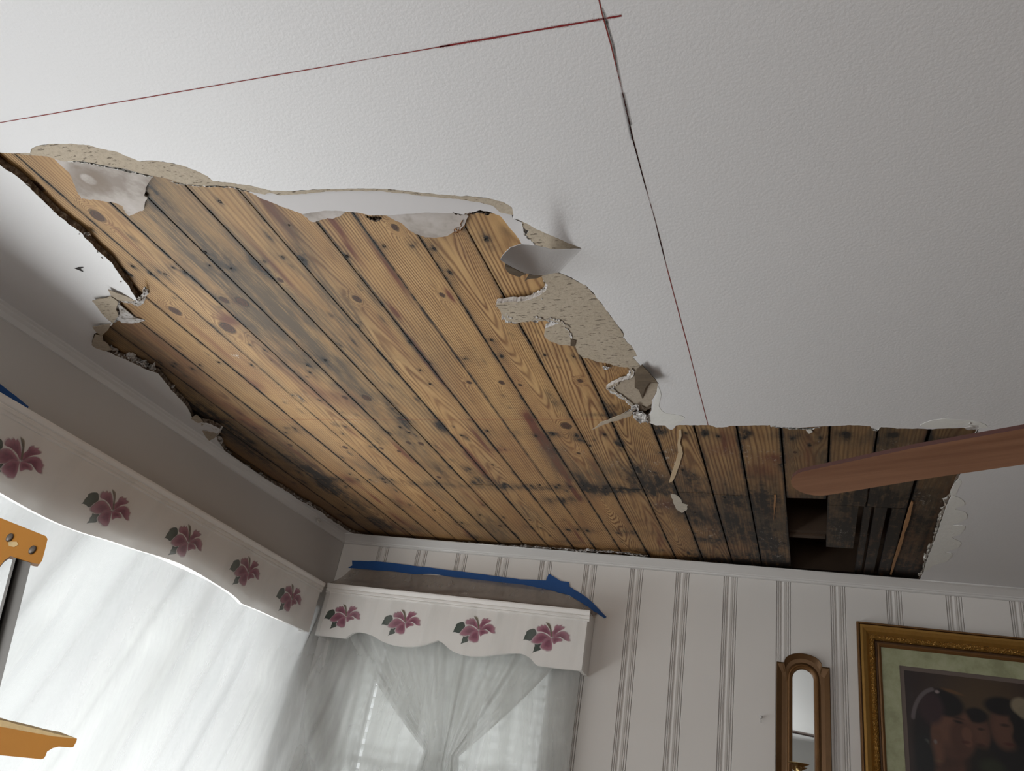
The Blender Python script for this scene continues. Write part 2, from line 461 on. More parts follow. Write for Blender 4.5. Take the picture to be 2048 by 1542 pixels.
def mat_film(name, tr, dif, gl, colr, trl=.5, dens=False):
    """thin sheet: transparent + diffuse/translucent + sheen"""
    m = bpy.data.materials.new(name); m.use_nodes = True; nt = m.node_tree
    for n in list(nt.nodes): nt.nodes.remove(n)
    out = N(nt, 'ShaderNodeOutputMaterial')
    T = N(nt, 'ShaderNodeBsdfTransparent'); T.inputs[0].default_value = (1, 1, 1, 1)
    D = N(nt, 'ShaderNodeBsdfDiffuse'); D.inputs[0].default_value = (*colr, 1)
    X = N(nt, 'ShaderNodeBsdfTranslucent'); X.inputs[0].default_value = (*colr, 1)
    G = N(nt, 'ShaderNodeBsdfGlossy'); G.inputs['Roughness'].default_value = .22
    a = N(nt, 'ShaderNodeMixShader'); a.inputs[0].default_value = trl; L(nt, D.outputs[0], a.inputs[1]); L(nt, X.outputs[0], a.inputs[2])
    lw = N(nt, 'ShaderNodeLayerWeight'); lw.inputs[0].default_value = .35
    b = N(nt, 'ShaderNodeMixShader'); L(nt, math_(nt, 'MULTIPLY', lw.outputs['Fresnel'], gl), b.inputs[0]); L(nt, a.outputs[0], b.inputs[1]); L(nt, G.outputs[0], b.inputs[2])
    c = N(nt, 'ShaderNodeMixShader')
    f = ramp(nt, noise(nt, 3.5, 3, .5, gpos(nt, (1, 1, .35))), [(.3, max(0, tr-.10)), (.7, min(1, tr+.10))])
    # seen edge-on the sheet is denser
    f2 = math_(nt, 'MULTIPLY', f, math_(nt, 'SUBTRACT', 1.0, math_(nt, 'MULTIPLY', lw.outputs['Facing'], .55)))
    if dens:
        f2 = math_(nt, 'SUBTRACT', 1.0, math_(nt, 'MULTIPLY', attr(nt, 'dens').outputs['Fac'], math_(nt, 'ADD', .55, noise(nt, 3.0, 4, .6, gpos(nt, (6, 6, 1.2))))), True)
        f2 = math_(nt, 'MULTIPLY', f2, math_(nt, 'SUBTRACT', 1.0, math_(nt, 'MULTIPLY', lw.outputs['Facing'], .35)))
    L(nt, f2, c.inputs[0]); L(nt, b.outputs[0], c.inputs[1]); L(nt, T.outputs[0], c.inputs[2])
    L(nt, c.outputs[0], out.inputs[0]); return m
M['film'] = mat_film('plastic_film', .62, .3, .5, (.84, .85, .84), .5, True)
M['film2'] = mat_film('plastic_film_shade_tint', .55, .3, .15, (.40, .33, .27), .4, True)  # brown tint puts the shade of the wall behind into the film
M['sheer'] = mat_film('sheer_curtain', .50, .6, .1, (.235, .235, .235), .62, True)
M['sheerb'] = mat_film('sheer_curtain_gathered', .20, .6, .1, (.62, .62, .60), .55, True)
def mat_glass():
    m, nt, b = newmat('window_glass'); b.inputs['Base Color'].default_value = (1, 1, 1, 1); b.inputs['Roughness'].default_value = 0
    b.inputs['Alpha'].default_value = .03; b.inputs['Base Color'].default_value = (.3, .34, .34, 1); return m
M['glass'] = mat_glass()

def mat_chalk(name, c, dens):
    m, nt, b = newmat(name); b.inputs['Base Color'].default_value = (*c, 1); b.inputs['Roughness'].default_value = 1
    a = attr(nt, 'v').outputs['Fac']
    n1 = noise(nt, 420, 4, .8, gpos(nt)); n2 = noise(nt, 9, 3, .6, gpos(nt))
    core = ramp(nt, a, [(.0, 1.0), (.10, 1.0), (.16, .35), (1.0, .0)])
    core = math_(nt, 'MULTIPLY', core, ramp(nt, n2, [(.3, .5), (.6, 1.25)]))
    th = math_(nt, 'SUBTRACT', math_(nt, 'ADD', core, math_(nt, 'MULTIPLY', n1, .9)), 1.15-dens)
    al = math_(nt, 'MULTIPLY', th, 3.0, True)
    L(nt, al, b.inputs['Alpha']); return m
M['chalk'] = mat_chalk('red_chalk', (.24, .035, .03), .24)
M['chalk_thick'] = mat_chalk('red_chalk_thick', (.22, .016, .016), .36)
M['pencil'] = mat_chalk('dark_pencil', (.045, .05, .05), .10)

# ------------------------------------------------------------------ room shell
XR, YR = 2.75, -2.95
struct(box('floor', (XL-.3, YR-.2, -.1), (XR+.2, 4.6, 0), M['floor']))
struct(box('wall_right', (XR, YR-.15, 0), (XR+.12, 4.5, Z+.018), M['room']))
# rear wall with an opening added to let the fill lamp in
def wall_with_hole(name, f, s0, s1, z1, hs0, hs1, hz0, hz1, th, mat):
    parts = [((s0, 0, 0), (hs0, th, z1)), ((hs1, 0, 0), (s1, th, z1)), ((hs0, 0, 0), (hs1, th, hz0)), ((hs0, 0, hz1), (hs1, th, z1))]
    V, Fc = merge([box8(a, b, f) for a, b in parts])
    return struct(fixn(mk(name, V, Fc, mat)))
fRear = lambda s, d, z: (s, YR-d, z)
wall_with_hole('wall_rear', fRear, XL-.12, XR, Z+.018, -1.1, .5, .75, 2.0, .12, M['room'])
LW0, LW1, LZ0, LZ1 = .75, 3.68, .62, 2.14
fLeft = lambda s, d, z: (XL-d, s, z)
V, Fc = merge([box8(a, b, fLeft) for a, b in [((YR, 0, 0), (-2.25, .12, Z+.018)), ((-2.25, 0, 0), (.25, .12, .6)), ((-2.25, 0, 2.05), (.25, .12, Z+.018)), ((.25, 0, 0), (LW0, .12, Z+.018)), ((LW1, 0, 0), (3.323*S, .12, Z+.018)), ((LW0, 0, 0), (LW1, .12, LZ0)), ((LW0, 0, LZ1), (LW1, .12, Z+.018))]])  # includes the opening of the added fill window
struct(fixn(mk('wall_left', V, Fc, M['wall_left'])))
BW0, BW1, BZ0, BZ1 = .30, 1.35, .70, 2.06
fBack = lambda s, d, z: tuple(WB(s, -d, z))
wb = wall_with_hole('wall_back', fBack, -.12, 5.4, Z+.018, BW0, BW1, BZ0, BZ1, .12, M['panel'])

# beaded panelling on the back wall: flat panels and fluted strips, each its own piece
gpx = [(1263, 1134), (1354, 1142), (1449, 1153), (1554, 1162), (1661, 1173), (1772, 1183), (1891, 1193), (2018, 1203)]
g_s = [sB(PB(*g)) for g in gpx]
pitch = (g_s[-1]-g_s[0])/7
starts = [g_s[0]-pitch*k for k in range(8, 0, -1)]
starts = [s for s in starts if s > .02]+g_s+[g_s[-1]+pitch*k for k in range(1, 12)]
starts = [s for s in starts if s < 5.2]
FW = .062; CT = .028; WBT = Z-.0405
def hole_rows(s0, s1):
    """height spans of a panel strip, skipping the window opening"""
    if s1 <= BW0 or s0 >= BW1: return [(0.0, WBT)]
    return [(0.0, BZ0), (BZ1, WBT)]
def extr(prof, z0, z1):
    """closed profile [(s, d)] extruded upward on the back wall"""
    n = len(prof); V = [WB(s, d, z0) for s, d in prof]+[WB(s, d, z1) for s, d in prof]
    Fc = [(i, (i+1) % n, (i+1) % n+n, i+n) for i in range(n)]+[tuple(range(n)), tuple(range(n, 2*n))]
    return V, Fc
edges = []
prev = 0.0
for s in starts:
    if s-prev > .03: edges.append(('panel', prev, s))
    edges.append(('fluted_strip', s, s+FW)); prev = s+FW
edges.append(('panel', prev, 5.3))
for kind, a, b in edges:
    for z0, z1 in hole_rows(a, b):
        if kind == 'panel':
            pr = [(a+.0012, 0), (a+.0012, .0085), (a+.003, .010), (b-.003, .010), (b-.0012, .0085), (b-.0012, 0)]
        else:
            g = .0035; D = .0095; lo = .0005
            cuts = [(0, .0085), (.0085, .017), (.017, .0215), (.0215, .0425), (.0425, .0515), (.0515, .062)]
            pr = [(a, 0)]
            for i, (u, v_) in enumerate(cuts):
                if i == 2: pr += [(a+u+.001, lo), (a+v_-.001, lo+.001)]; continue
                if i == 3: pr += [(a+u+.002, D-.003), (a+(u+v_)/2, D-.0005), (a+v_-.002, D-.003)]
                else: pr += [(a+u+.0012, lo), (a+u+.0025, D), (a+v_-.0025, D), (a+v_-.0012, lo)]
            pr += [(b, 0)]
        V, Fc = extr(pr, z0, z1)
        fixn(mk(kind, V, Fc, M['panel'], wb))
# crown mouldings
def run(prof, f, a, b, name, mat, n=1, wob=0):
    ts = np.linspace(a, b, n+1); m = len(prof); V = []; Fc = []
    for t in ts:
        for k, (d, z) in enumerate(prof):
            V.append(f(t, d+(wob*vnoise(t*9, k*3.1, 5) if wob else 0), z))
    for i in range(n):
        for k in range(m):
            Fc.append((i*m+k, i*m+(k+1) % m, (i+1)*m+(k+1) % m, (i+1)*m+k))
    Fc.append(tuple(range(m))); Fc.append(tuple(range(n*m, (n+1)*m)))
    return fixn(mk(name, V, Fc, mat))
cz = Z-.0405
profB = [(0, Z-.0002), (.088, Z-.0002), (.088, Z-.005), (.080, Z-.008), (.074, Z-.008), (.050, Z-.018), (.034, Z-.026), (.030, Z-.031), (.022, Z-.031), (.020, Z-.036), (.012, Z-.0395), (0, cz)]
struct(run(profB, lambda t, d, z: tuple(WB(t, d, z)), 0, 5.3, 'trim_1', M['trim'], 160, .0012))
profL = [(0, Z-.0002), (.040, Z-.0002), (.038, Z-.006), (.030, Z-.010), (.028, Z-.015), (.018, Z-.022), (.014, Z-.030), (.010, Z-.0395), (0, cz)]
struct(run(profL, lambda t, d, z: (XL+d, t, z), YR, 3.323*S+.001, 'trim_2', M['trim'], 120, .0008))

# ------------------------------------------------------------------ ceiling with its hole
def tr(x0, y0, s, pts): return [(x0+x/s, y0+y/s) for x, y in pts]
W_top = [(-30, 298), (0, 305), (30, 307), (60, 306), (62, 298), (75, 292), (100, 288), (140, 287), (175, 290), (205, 298), (235, 304), (262, 316), (280, 323), (300, 321), (330, 324), (360, 330), (390, 340), (415, 352), (427, 363), (450, 364), (480, 368), (505, 372), (530, 378), (548, 381), (580, 382), (620, 380), (660, 378), (700, 377), (740, 377), (780, 378), (830, 384), (870, 388), (905, 391), (950, 393), (985, 398), (1010, 406), (1024, 415), (1027, 430), (1025, 437), (1045, 443), (1062, 452), (1078, 460), (1100, 470), (1120, 479), (1140, 487), (1163, 497)]
W_flap = [(1150, 505), (1132, 520), (1118, 545)]
W_right = [(1130, 550), (1150, 560), (1170, 570), (1190, 590), (1205, 610), (1220, 630), (1235, 650), (1248, 668), (1246, 675), (1262, 690), (1272, 705), (1274, 712), (1266, 714), (1280, 730), (1300, 750), (1316, 768), (1310, 790), (1303, 800), (1302, 822), (1290, 834), (1310, 850), (1330, 850), (1336, 857), (1345, 859), (1352, 851)]
W_cut = [(1360, 850), (1420, 850.5), (1425, 852), (1433, 855), (1455, 854), (1460, 851.5), (1500, 851), (1540, 850), (1541, 853), (1575, 855), (1600, 856), (1620, 854), (1660, 852), (1700, 850), (1740, 852), (1745, 858), (1757, 860), (1762, 854), (1800, 857), (1860, 858), (1890, 857), (1930, 856), (1951, 852), (1957, 857)]
W_re = [(1952, 875), (1938, 905), (1925, 935), (1905, 985), (1890, 1020), (1875, 1065), (1860, 1105), (1850, 1135), (1840, 1158)]
W_le = [(735, 1078), (700, 1064), (670, 1045), (640, 1022), (600, 1000), (560, 975), (520, 955), (490, 935), (470, 922), (455, 911), (440, 887), (432, 872), (440, 858), (425, 850), (405, 845), (385, 838), (375, 815), (360, 797), (345, 783), (335, 770), (318, 748), (300, 742), (280, 732), (262, 724), (240, 714), (215, 704), (195, 692), (184, 686), (188, 668), (200, 660), (215, 655), (226, 648), (216, 640), (203, 622), (185, 603), (205, 597), (225, 592), (250, 598), (275, 602), (266, 588), (255, 570), (240, 550), (225, 528), (200, 505), (180, 485), (160, 465), (140, 450), (110, 425), (85, 400), (60, 375), (30, 350), (0, 330), (-25, 312)]
top = jag(W_top, 1.0, 4, 2)+jag(W_flap, .5, 6, 3)+jag(W_right, 1.4, 3.5, 4)+jag(W_cut, .7, 5, 6)+jag(W_re, 1.0, 4, 8)
hole = [tuple(Pz(x, y, Z)[:2]) for x, y in top]
# behind the crown moulding the board is gone right to the wall
e = Pz(1840, 1158, Z)
p1 = WB(sB(e), .03, 0); p2 = WB(.05, .03, 0)
hole += [tuple(p1[:2]), tuple(p2[:2]), (XL+.02, p2[1]-.06)]
# left edge follows crown, then torn edge
le = [tuple(Pz(x, y, Z)[:2]) for x, y in jag(W_le, 1.5, 4, 9)]
hole += le
outer = [(XL-.1, YR-.1), (XR+.1, YR-.1), (XR+.1, 4.45), (XL-.1, 4.45)]
# shallow left boundary: make sure nothing passes the wall
hole = [(max(x, XL+.004), y) for x, y in hole]
ceiling = struct(slab('ceiling', [outer, hole], Z, Z+.018, [M['ceil'], M['edge']]))

# layers of torn paper and old plaster under the painted face
T1 = W_top[2:38]+[(1000, 425), (985, 412), (960, 405), (935, 401), (905, 398), (870, 394), (830, 390), (780, 384), (740, 381.5), (700, 381.5), (660, 382.5), (620, 386), (580, 389), (560, 391), (540, 386), (530, 389), (510, 386), (480, 377), (460, 373), (430, 371), (400, 371), (375, 369), (350, 363), (340, 359), (300, 351), (270, 343), (240, 336), (200, 329), (165, 323), (130, 323), (112, 319), (95, 313)]
pxslab('torn_paper', T1, Z+.0015, Z+.016, [M['tan'], M['gyp']], ceiling, 1.0, 4, 21)
L1 = [(480, 375), (508, 382), (540, 383), (560, 386), (600, 385), (640, 380), (700, 379), (780, 381), (870, 391), (960, 402), (1000, 412), (1022, 422), (1025, 437), (1048, 447), (1046, 458), (1052, 470), (1063, 482), (1082, 492), (1082, 500), (1060, 494), (1043, 488), (1032, 470), (1015, 450), (1000, 432), (980, 424), (960, 420), (945, 424), (930, 430), (900, 426), (850, 425), (800, 429), (770, 431), (740, 431), (715, 425), (700, 424), (680, 422), (650, 421), (625, 425), (605, 428), (590, 423), (560, 412), (535, 401), (520, 396), (505, 387)]
pxslab('old_plaster_layer', L1, Z+.005, Z+.0185, [M['lilac'], M['gyp']], ceiling, 1.0, 4, 22)
G1 = [(108, 316), (125, 318), (165, 320), (200, 327), (240, 334), (270, 341), (306, 352), (300, 362), (291, 378), (288, 390), (295, 396), (289, 410), (287, 420), (270, 428), (258, 433), (250, 425), (245, 412), (230, 406), (190, 400), (162, 398), (156, 388), (150, 370), (140, 350), (128, 336)]
g1 = pxslab('backing_paper', G1, Z+.014, Z+.0188, [M['grey'], M['gyp']], ceiling, 1.4, 3, 23)
G2 = [(600, 425), (620, 419), (650, 417), (682, 420), (690, 425), (680, 433), (665, 438), (655, 436), (640, 440), (625, 444), (615, 436)]
pxslab('backing_paper', G2, Z+.014, Z+.0188, [M['grey'], M['gyp']], ceiling, 1.0, 3, 24)
G3 = [(768, 428), (800, 424), (850, 421), (900, 421), (932, 426), (937, 433), (929, 450), (920, 460), (905, 465), (895, 472), (875, 475), (850, 475), (830, 468), (815, 458), (800, 445), (785, 438)]
pxslab('backing_paper', G3, Z+.014, Z+.0188, [M['grey'], M['gyp']], ceiling, 1.0, 3, 25)
T2 = [(1043, 441), (1062, 450), (1078, 458), (1100, 468), (1120, 477), (1140, 486), (1160, 496), (1130, 499), (1100, 500), (1075, 493), (1060, 479), (1052, 470), (1058, 462), (1045, 455)]
pxslab('torn_paper', T2, Z+.001, Z+.016, [M['tan'], M['gyp']], ceiling, 1.0, 3, 26)
T3 = W_right[0:13]+[(1283, 733), (1270, 735), (1250, 735), (1230, 732), (1215, 728), (1190, 722), (1165, 715), (1155, 705), (1150, 692), (1120, 690), (1100, 682), (1088, 672), (1090, 657), (1105, 651), (1120, 646), (1100, 640), (1080, 640), (1060, 642), (1040, 645), (1015, 642), (1005, 630), (995, 615), (992, 608), (1010, 605), (1040, 602), (1060, 600), (1080, 590), (1092, 580), (1096, 570), (1087, 560), (1082, 550), (1100, 543)]
pxslab('torn_paper', T3, Z+.001, Z+.016, [M['tan'], M['gyp']], ceiling, 1.2, 3, 27)
T4 = [(1283, 728), (1318, 766), (1312, 790), (1306, 812), (1290, 822), (1275, 818), (1262, 812), (1245, 795), (1230, 785), (1212, 778), (1225, 769), (1240, 762), (1258, 758), (1262, 745), (1256, 733)]
pxslab('torn_paper', T4, Z+.0025, Z+.016, [M['tan2'], M['gyp']], ceiling, 1.0, 3, 28)

# broken gypsum rims
def rim(pts, wd, z_lo, z_hi, seed=1, parent=ceiling, name='torn_edge', mat=None, rows=5, rough=1.0):
    wd = wd*1.35; rough = rough*1.25; rows = rows+2
    J = jag(pts, 1.2*rough, 2.6, seed); n = len(J); V = []; Fc = []
    rg = np.random.default_rng(seed); acc = 0
    for i, q in enumerate(J):
        a = np.array(J[max(i-1, 0)]); b = np.array(J[min(i+1, n-1)]); t = (b-a)/(np.linalg.norm(b-a)+1e-9); nn = np.array([-t[1], t[0]])
        acc += 3
        taper = min(1, min(i, n-1-i)/3+.15)
        ww = wd*taper*(.75+.55*vnoise(acc/11, seed, seed)+.25*rg.normal()*.5)
        for k in range(rows):
            u = k/(rows-1)-.5
            zz = z_lo+(z_hi-z_lo)*(k/(rows-1)) + (rg.normal()*.0030 if 0 < k < rows-1 else 0)
            off = nn*(u*ww+rg.normal()*.5*rough)
            p = np.array(q)+off; V.append(Pz(p[0], p[1], zz))
    for i in range(n-1):
        for k in range(rows-1):
            Fc.append((i*rows+k, (i+1)*rows+k, (i+1)*rows+k+1, i*rows+k+1))
    o = mk(name, V, Fc, mat or M['gyp'], parent)
    return o
rim([(991, 611), (1012, 608), (1035, 604), (1060, 600), (1080, 590), (1090, 580), (1093, 568), (1088, 556)], 13, Z+.018, Z+.002, 31)
rim([(1004, 626), (1014, 640), (1035, 645)], 9, Z+.001, Z+.018, 32)
rim([(1062, 640), (1080, 638), (1100, 640), (1122, 648), (1140, 656)], 9, Z-.001, Z+.012, 33)
rim([(1128, 655), (1135, 668), (1140, 684)], 9, Z-.001, Z+.012, 34)
rim([(1263, 736), (1262, 748), (1256, 758), (1240, 763), (1226, 770), (1214, 778), (1228, 784), (1244, 795), (1258, 806), (1268, 815)], 8, Z-.001, Z+.017, 35)
rim([(1262, 812), (1272, 818), (1280, 826), (1282, 836), (1272, 840)], 15, Z-.006, Z+.012, 36, rows=7)
rim([(1248, 828), (1262, 826), (1276, 830), (1288, 838), (1296, 846)], 13, Z-.006, Z+.012, 37, rows=7)
rim([(1205, 733), (1215, 737), (1222, 734)], 7, Z+.002, Z+.017, 38)
# left rims
rim([(187, 688), (205, 694), (235, 708), (262, 716), (290, 728), (312, 738)], 15, Z+.018, Z+.001, 41, rows=6)
rim([(305, 748), (318, 754), (335, 768), (348, 780)], 13, Z+.018, Z+.001, 42, rows=6)
rim([(350, 785), (362, 798), (374, 815), (384, 838)], 6, Z+.018, Z+.001, 43)
rim([(385, 839), (405, 846), (425, 850), (438, 857), (434, 872), (445, 892), (460, 912), (480, 928), (500, 940)], 9, Z+.018, Z-.001, 44, rows=6, rough=1.6)
rim([(500, 940), (540, 962), (580, 986), (620, 1008), (650, 1030), (690, 1058), (735, 1076)], 5, Z+.018, Z+.000, 45)
rim([(735, 1075), (800, 1078), (870, 1084), (940, 1086), (1010, 1091), (1080, 1094), (1150, 1100), (1220, 1103), (1296, 1111)], 3, Z+.012, Z-.002, 46, rough=.9)
rim([(290, 573), (292, 585), (285, 598), (275, 604), (258, 604), (243, 603)], 9, Z+.018, Z+.002, 47, rows=6)
rim([(222, 592), (238, 600), (232, 618), (236, 630), (228, 646)], 9, Z+.017, Z+.002, 48, rows=6)
rim([(0, 334), (30, 354), (62, 381), (90, 408), (118, 432), (150, 458), (172, 478)], 8, Z+.020, Z+.001, 49, mat=M['edge'], rough=1.3)
rim([(140, 456), (155, 460), (172, 466), (182, 472)], 6, Z+.018, Z+.001, 50)
rim([(172, 478), (205, 510), (230, 538), (252, 566), (272, 590)], 12, Z+.020, Z+.001, 51, mat=M['edge'], rough=1.3)
rim([(40, 357), (52, 364), (62, 372)], 6, Z+.018, Z+.001, 52)
# cut edge on the right, white with rough crumbs
rim([(1958, 857), (1952, 876), (1939, 906), (1926, 936), (1906, 986)], 8, Z+.014, Z-.001, 53, rough=.7, mat=M['compound'])
rim([(1905, 986), (1890, 1021), (1875, 1066), (1860, 1106), (1850, 1136), (1841, 1158)], 15, Z+.014, Z-.002, 54, rows=7, rough=1.2, mat=M['compound'])
rim([(730, 432), (742, 437), (752, 440), (764, 436)], 9, Z+.018, Z+.006, 55, mat=M['edge'])
rim([(905, 424), (930, 427), (945, 424), (965, 421), (985, 428)], 8, Z+.018, Z+.004, 56, mat=M['edge'])
rim([(925, 440), (926, 452), (917, 461), (906, 466)], 6, Z+.019, Z+.012, 57, mat=M['splinter'])
rim([(1540, 853), (1570, 856), (1600, 857), (1640, 855)], 2.2, Z+.010, Z-.001, 58, mat=M['compound'])
rim([(1742, 856), (1752, 860), (1758, 857)], 6, Z+.010, Z-.003, 59, mat=M['compound'])

rim([(108, 317), (140, 322), (175, 325), (205, 331), (240, 339), (275, 346), (306, 354)], 3.5, Z+.012, Z+.003, 91, mat=M['compound'], rough=.7)
rim([(340, 362), (365, 368), (395, 371), (430, 372), (465, 374), (500, 384)], 3.0, Z+.016, Z+.003, 92, mat=M['compound'], rough=.7)
rim([(1044, 447), (1050, 460), (1054, 472), (1066, 483), (1084, 494)], 5, Z+.010, Z+.001, 93, mat=M['gyp'])
# curled flaps
def gridflap(name, topc, botc, drop, mat, nu=18, nv=10, parent=ceiling, belly=.0, th=.002):
    def rs(c, n):
        c = [np.array(q, float) for q in c]; d = [0]
        for i in range(1, len(c)): d.append(d[-1]+np.linalg.norm(c[i]-c[i-1]))
        ts = np.linspace(0, d[-1], n); return [np.array([np.interp(t, d, [q[k] for q in c]) for k in (0, 1)]) for t in ts]
    A = rs(topc, nu); B = rs(botc, nu); V = []; Fc = []
    for i in range(nu):
        u = i/(nu-1)
        for j in range(nv):
            v = j/(nv-1); q = A[i]*(1-v)+B[i]*v
            if 0 < i: q = q+np.array([0, vnoise(i*1.3, j*.01, 4)*(.8 if j in (0, nv-1) else 0)])
            V.append(Pz(q[0], q[1], Z-drop(u, v)))
    n = len(V); V += [v+np.array([0, 0, th]) for v in V]
    for i in range(nu-1):
        for j in range(nv-1):
            a = i*nv+j; Fc.append((a, a+1, a+nv+1, a+nv)); Fc.append((a+n, a+nv+n, a+nv+1+n, a+1+n))
    bd = [j for j in range(nv)]+[i*nv+nv-1 for i in range(1, nu)]+[(nu-1)*nv+j for j in range(nv-2, -1, -1)]+[i*nv for i in range(nu-2, 0, -1)]
    for k in range(len(bd)):
        a = bd[k]; b = bd[(k+1) % len(bd)]; Fc.append((a, b, b+n, a+n))
    return fixn(mk(name, V, Fc, mat, parent, smooth=False))
f1 = gridflap('peeling_flap', [(1164, 498), (1140, 499), (1105, 500), (1075, 493), (1042, 489), (1020, 496), (1007, 508), (1001, 519)],
              [(1118, 545), (1105, 547), (1085, 551), (1068, 551), (1048, 546), (1028, 537), (1013, 528), (1001, 521)],
              lambda u, v: .12*u**1.3-.010*(1-(2*v-1)**2)*min(1, u*2), M['ceil'], 24, 10)
f1['label'] = 'curled flap of painted ceiling paper'
patch('torn_paper', [(1010, 528, .02), (1030, 539, .018), (1052, 549, .012), (1040, 554, .006), (1018, 546, .01), (1011, 537, .016)], M['brown'], ceiling, seed=5)
patch('torn_paper', [(1050, 562, .0), (1058, 549, .008), (1085, 551, .006), (1076, 556, .003), (1060, 558, .001)], M['brown'], ceiling, seed=6)
patch('torn_paper', [(1284, 730, .012), (1300, 748, .022), (1317, 768, .026), (1300, 764, .012), (1291, 776, .006), (1284, 798, .0), (1277, 779, .0), (1270, 776, -.001), (1269, 755, -.001), (1273, 740, .0)], M['brown'], ceiling, seed=7)  # shade of this flap is put into its dark brown colour
# lower right splintered paper
patch('torn_paper', [(1183, 860, .0), (1208, 843, .002), (1245, 828, .004), (1270, 820, .004), (1262, 832, .003), (1235, 842, .002), (1205, 850, .001)], M['tan2'], ceiling, amp=1.8, seed=8)
patch('torn_paper', [(1257, 799, -.008), (1263, 797, -.008), (1272, 806, -.004), (1268, 809, -.004), (1258, 806, -.008)], M['brown'], ceiling, amp=.8, seed=9)
patch('torn_paper', [(1284, 812, -.0), (1292, 816, -.0), (1302, 810, .001), (1299, 816, .002), (1290, 822, .002)], M['brown'], ceiling, amp=.8, seed=12)
patch('torn_paper', [(1093, 655, -.004), (1103, 651, -.004), (1108, 657, -.004), (1098, 664, -.006), (1090, 663, -.006)], M['brown'], ceiling, amp=.6, seed=10)
patch('torn_paper', [(1141, 678, .001), (1152, 681, .001), (1149, 692, .001), (1141, 692, .001)], M['brown'], ceiling, amp=.8, seed=11)
# left peeled paper
patch('torn_paper', [(216, 580, .010), (224, 583, .010), (238, 588, .008), (252, 593, .004), (272, 603, .0), (255, 603, .0), (238, 601, .002), (222, 592, .006)], M['tan2'], ceiling, amp=.8, seed=13)
patch('torn_paper', [(184, 602, .012), (200, 598, .010), (222, 594, .006), (236, 604, .0), (232, 620, -.002), (236, 632, -.002), (226, 646, .0), (212, 636, .006), (200, 622, .008)], M['tan'], ceiling, amp=1.0, seed=14)
patch('torn_paper', [(185, 655, .012), (200, 651, .010), (222, 648, .003), (216, 660, .0), (203, 672, .002), (192, 664, .008)], M['tan2'], ceiling, amp=.8, seed=15)
patch('torn_paper', [(183, 690, .012), (185, 680, .012), (190, 670, .008), (204, 672, .002), (206, 682, .0), (225, 700, .0), (208, 702, .006), (195, 698, .010)], M['tan2'], ceiling, amp=1.0, seed=16)
patch('torn_paper', [(236, 606, -.012), (250, 618, -.014), (270, 636, -.018), (290, 641, -.020), (270, 646, -.014), (244, 646, -.008), (234, 640, -.004), (240, 625, -.010)], M['gyp'], ceiling, amp=1.4, seed=17)
patch('torn_paper', [(382, 838, .002), (392, 830, .004), (398, 834, .002), (406, 844, .0), (396, 846, .002)], M['tan'], ceiling, amp=1.0, seed=18)
patch('torn_paper', [(405, 862, .006), (420, 866, .003), (436, 868, .0), (430, 876, .0), (418, 882, .004)], M['tan2'], ceiling, amp=1.5, seed=19)
# smeared joint compound
def smear(pts, h, seed, amp=.5):
    pts = smoothline(pts+[pts[0]], 4)[:-1]; h = h*.6
    return pxslab('joint_compound', pts, Z-h, Z+.0005, [M['compound'], M['compound']], ceiling, amp, 4, seed)
smear([(1316, 772), (1322, 790), (1318, 812), (1330, 826), (1356, 830), (1370, 836), (1358, 846), (1350, 852), (1340, 857), (1330, 851), (1312, 850), (1296, 842), (1304, 824), (1306, 812), (1312, 790)], .0014, 61)
smear([(1860, 842), (1885, 838), (1915, 840), (1950, 843), (1968, 848), (1975, 854), (1962, 856), (1956, 858), (1950, 851), (1920, 853), (1880, 856), (1840, 852)], .0016, 62)
smear([(1918, 958), (1924, 965), (1918, 975), (1912, 990), (1905, 1000), (1895, 1015), (1906, 1002), (1900, 985), (1910, 965)], .0012, 63)
smear([(1905, 990), (1925, 1000), (1928, 1010), (1910, 1018), (1930, 1024), (1934, 1036), (1920, 1045), (1905, 1050), (1930, 1052), (1922, 1068), (1905, 1075), (1922, 1085), (1915, 1096), (1890, 1105), (1905, 1108), (1895, 1122), (1870, 1130), (1852, 1142), (1848, 1140), (1860, 1106), (1875, 1066), (1890, 1021)], .0022, 64, 1.4)
o = patch('plaster_clump', [(1928, 856, .002), (1940, 846, .004), (1956, 852, .002), (1960, 858, .0), (1945, 860, -.008), (1932, 858, -.008)], M['gyp'], ceiling, amp=1.2, seed=20)
# little dark tear in the ceiling left of the hole
patch('paint_tear', [(149, 537, .001), (157, 534.5, .001), (167, 535, .003), (161, 538, .001), (167, 544, .004), (157, 540, .001)], M['nail'], ceiling, thick=.001, amp=.3, seed=71)

# chalk lines
def chalk(name, pts, half, mat, z=Z, dz=.0006, parent=ceiling):
    V = []; Fc = []; vv = []
    P = [Pz(x, y, z)-np.array([0, 0, dz]) for x, y in pts]
    for i, p in enumerate(P):
        t = P[min(i+1, len(P)-1)]-P[max(i-1, 0)]; t /= np.linalg.norm(t); nn = np.array([-t[1], t[0], 0])
        for k in (-1, 0, 1): V.append(p+nn*half*k); vv.append(abs(k))
    for i in range(len(P)-1):
        for k in (0, 1): Fc.append((i*3+k, i*3+k+1, (i+1)*3+k+1, (i+1)*3+k))
    o = mk(name, V, Fc, mat, parent)
    a = o.data.attributes.new('v', 'FLOAT', 'POINT'); a.data.foreach_set('value', vv)
    return o
def lin(a, b, n): return [(a[0]+(b[0]-a[0])*i/n, a[1]+(b[1]-a[1])*i/n) for i in range(n+1)]
chalk('chalk_line', lin((-60, 255.4), (900, 90), 8), .007, M['chalk'])
chalk('chalk_line', lin((880, 93.4), (1243, 31), 5), .011, M['chalk_thick'])
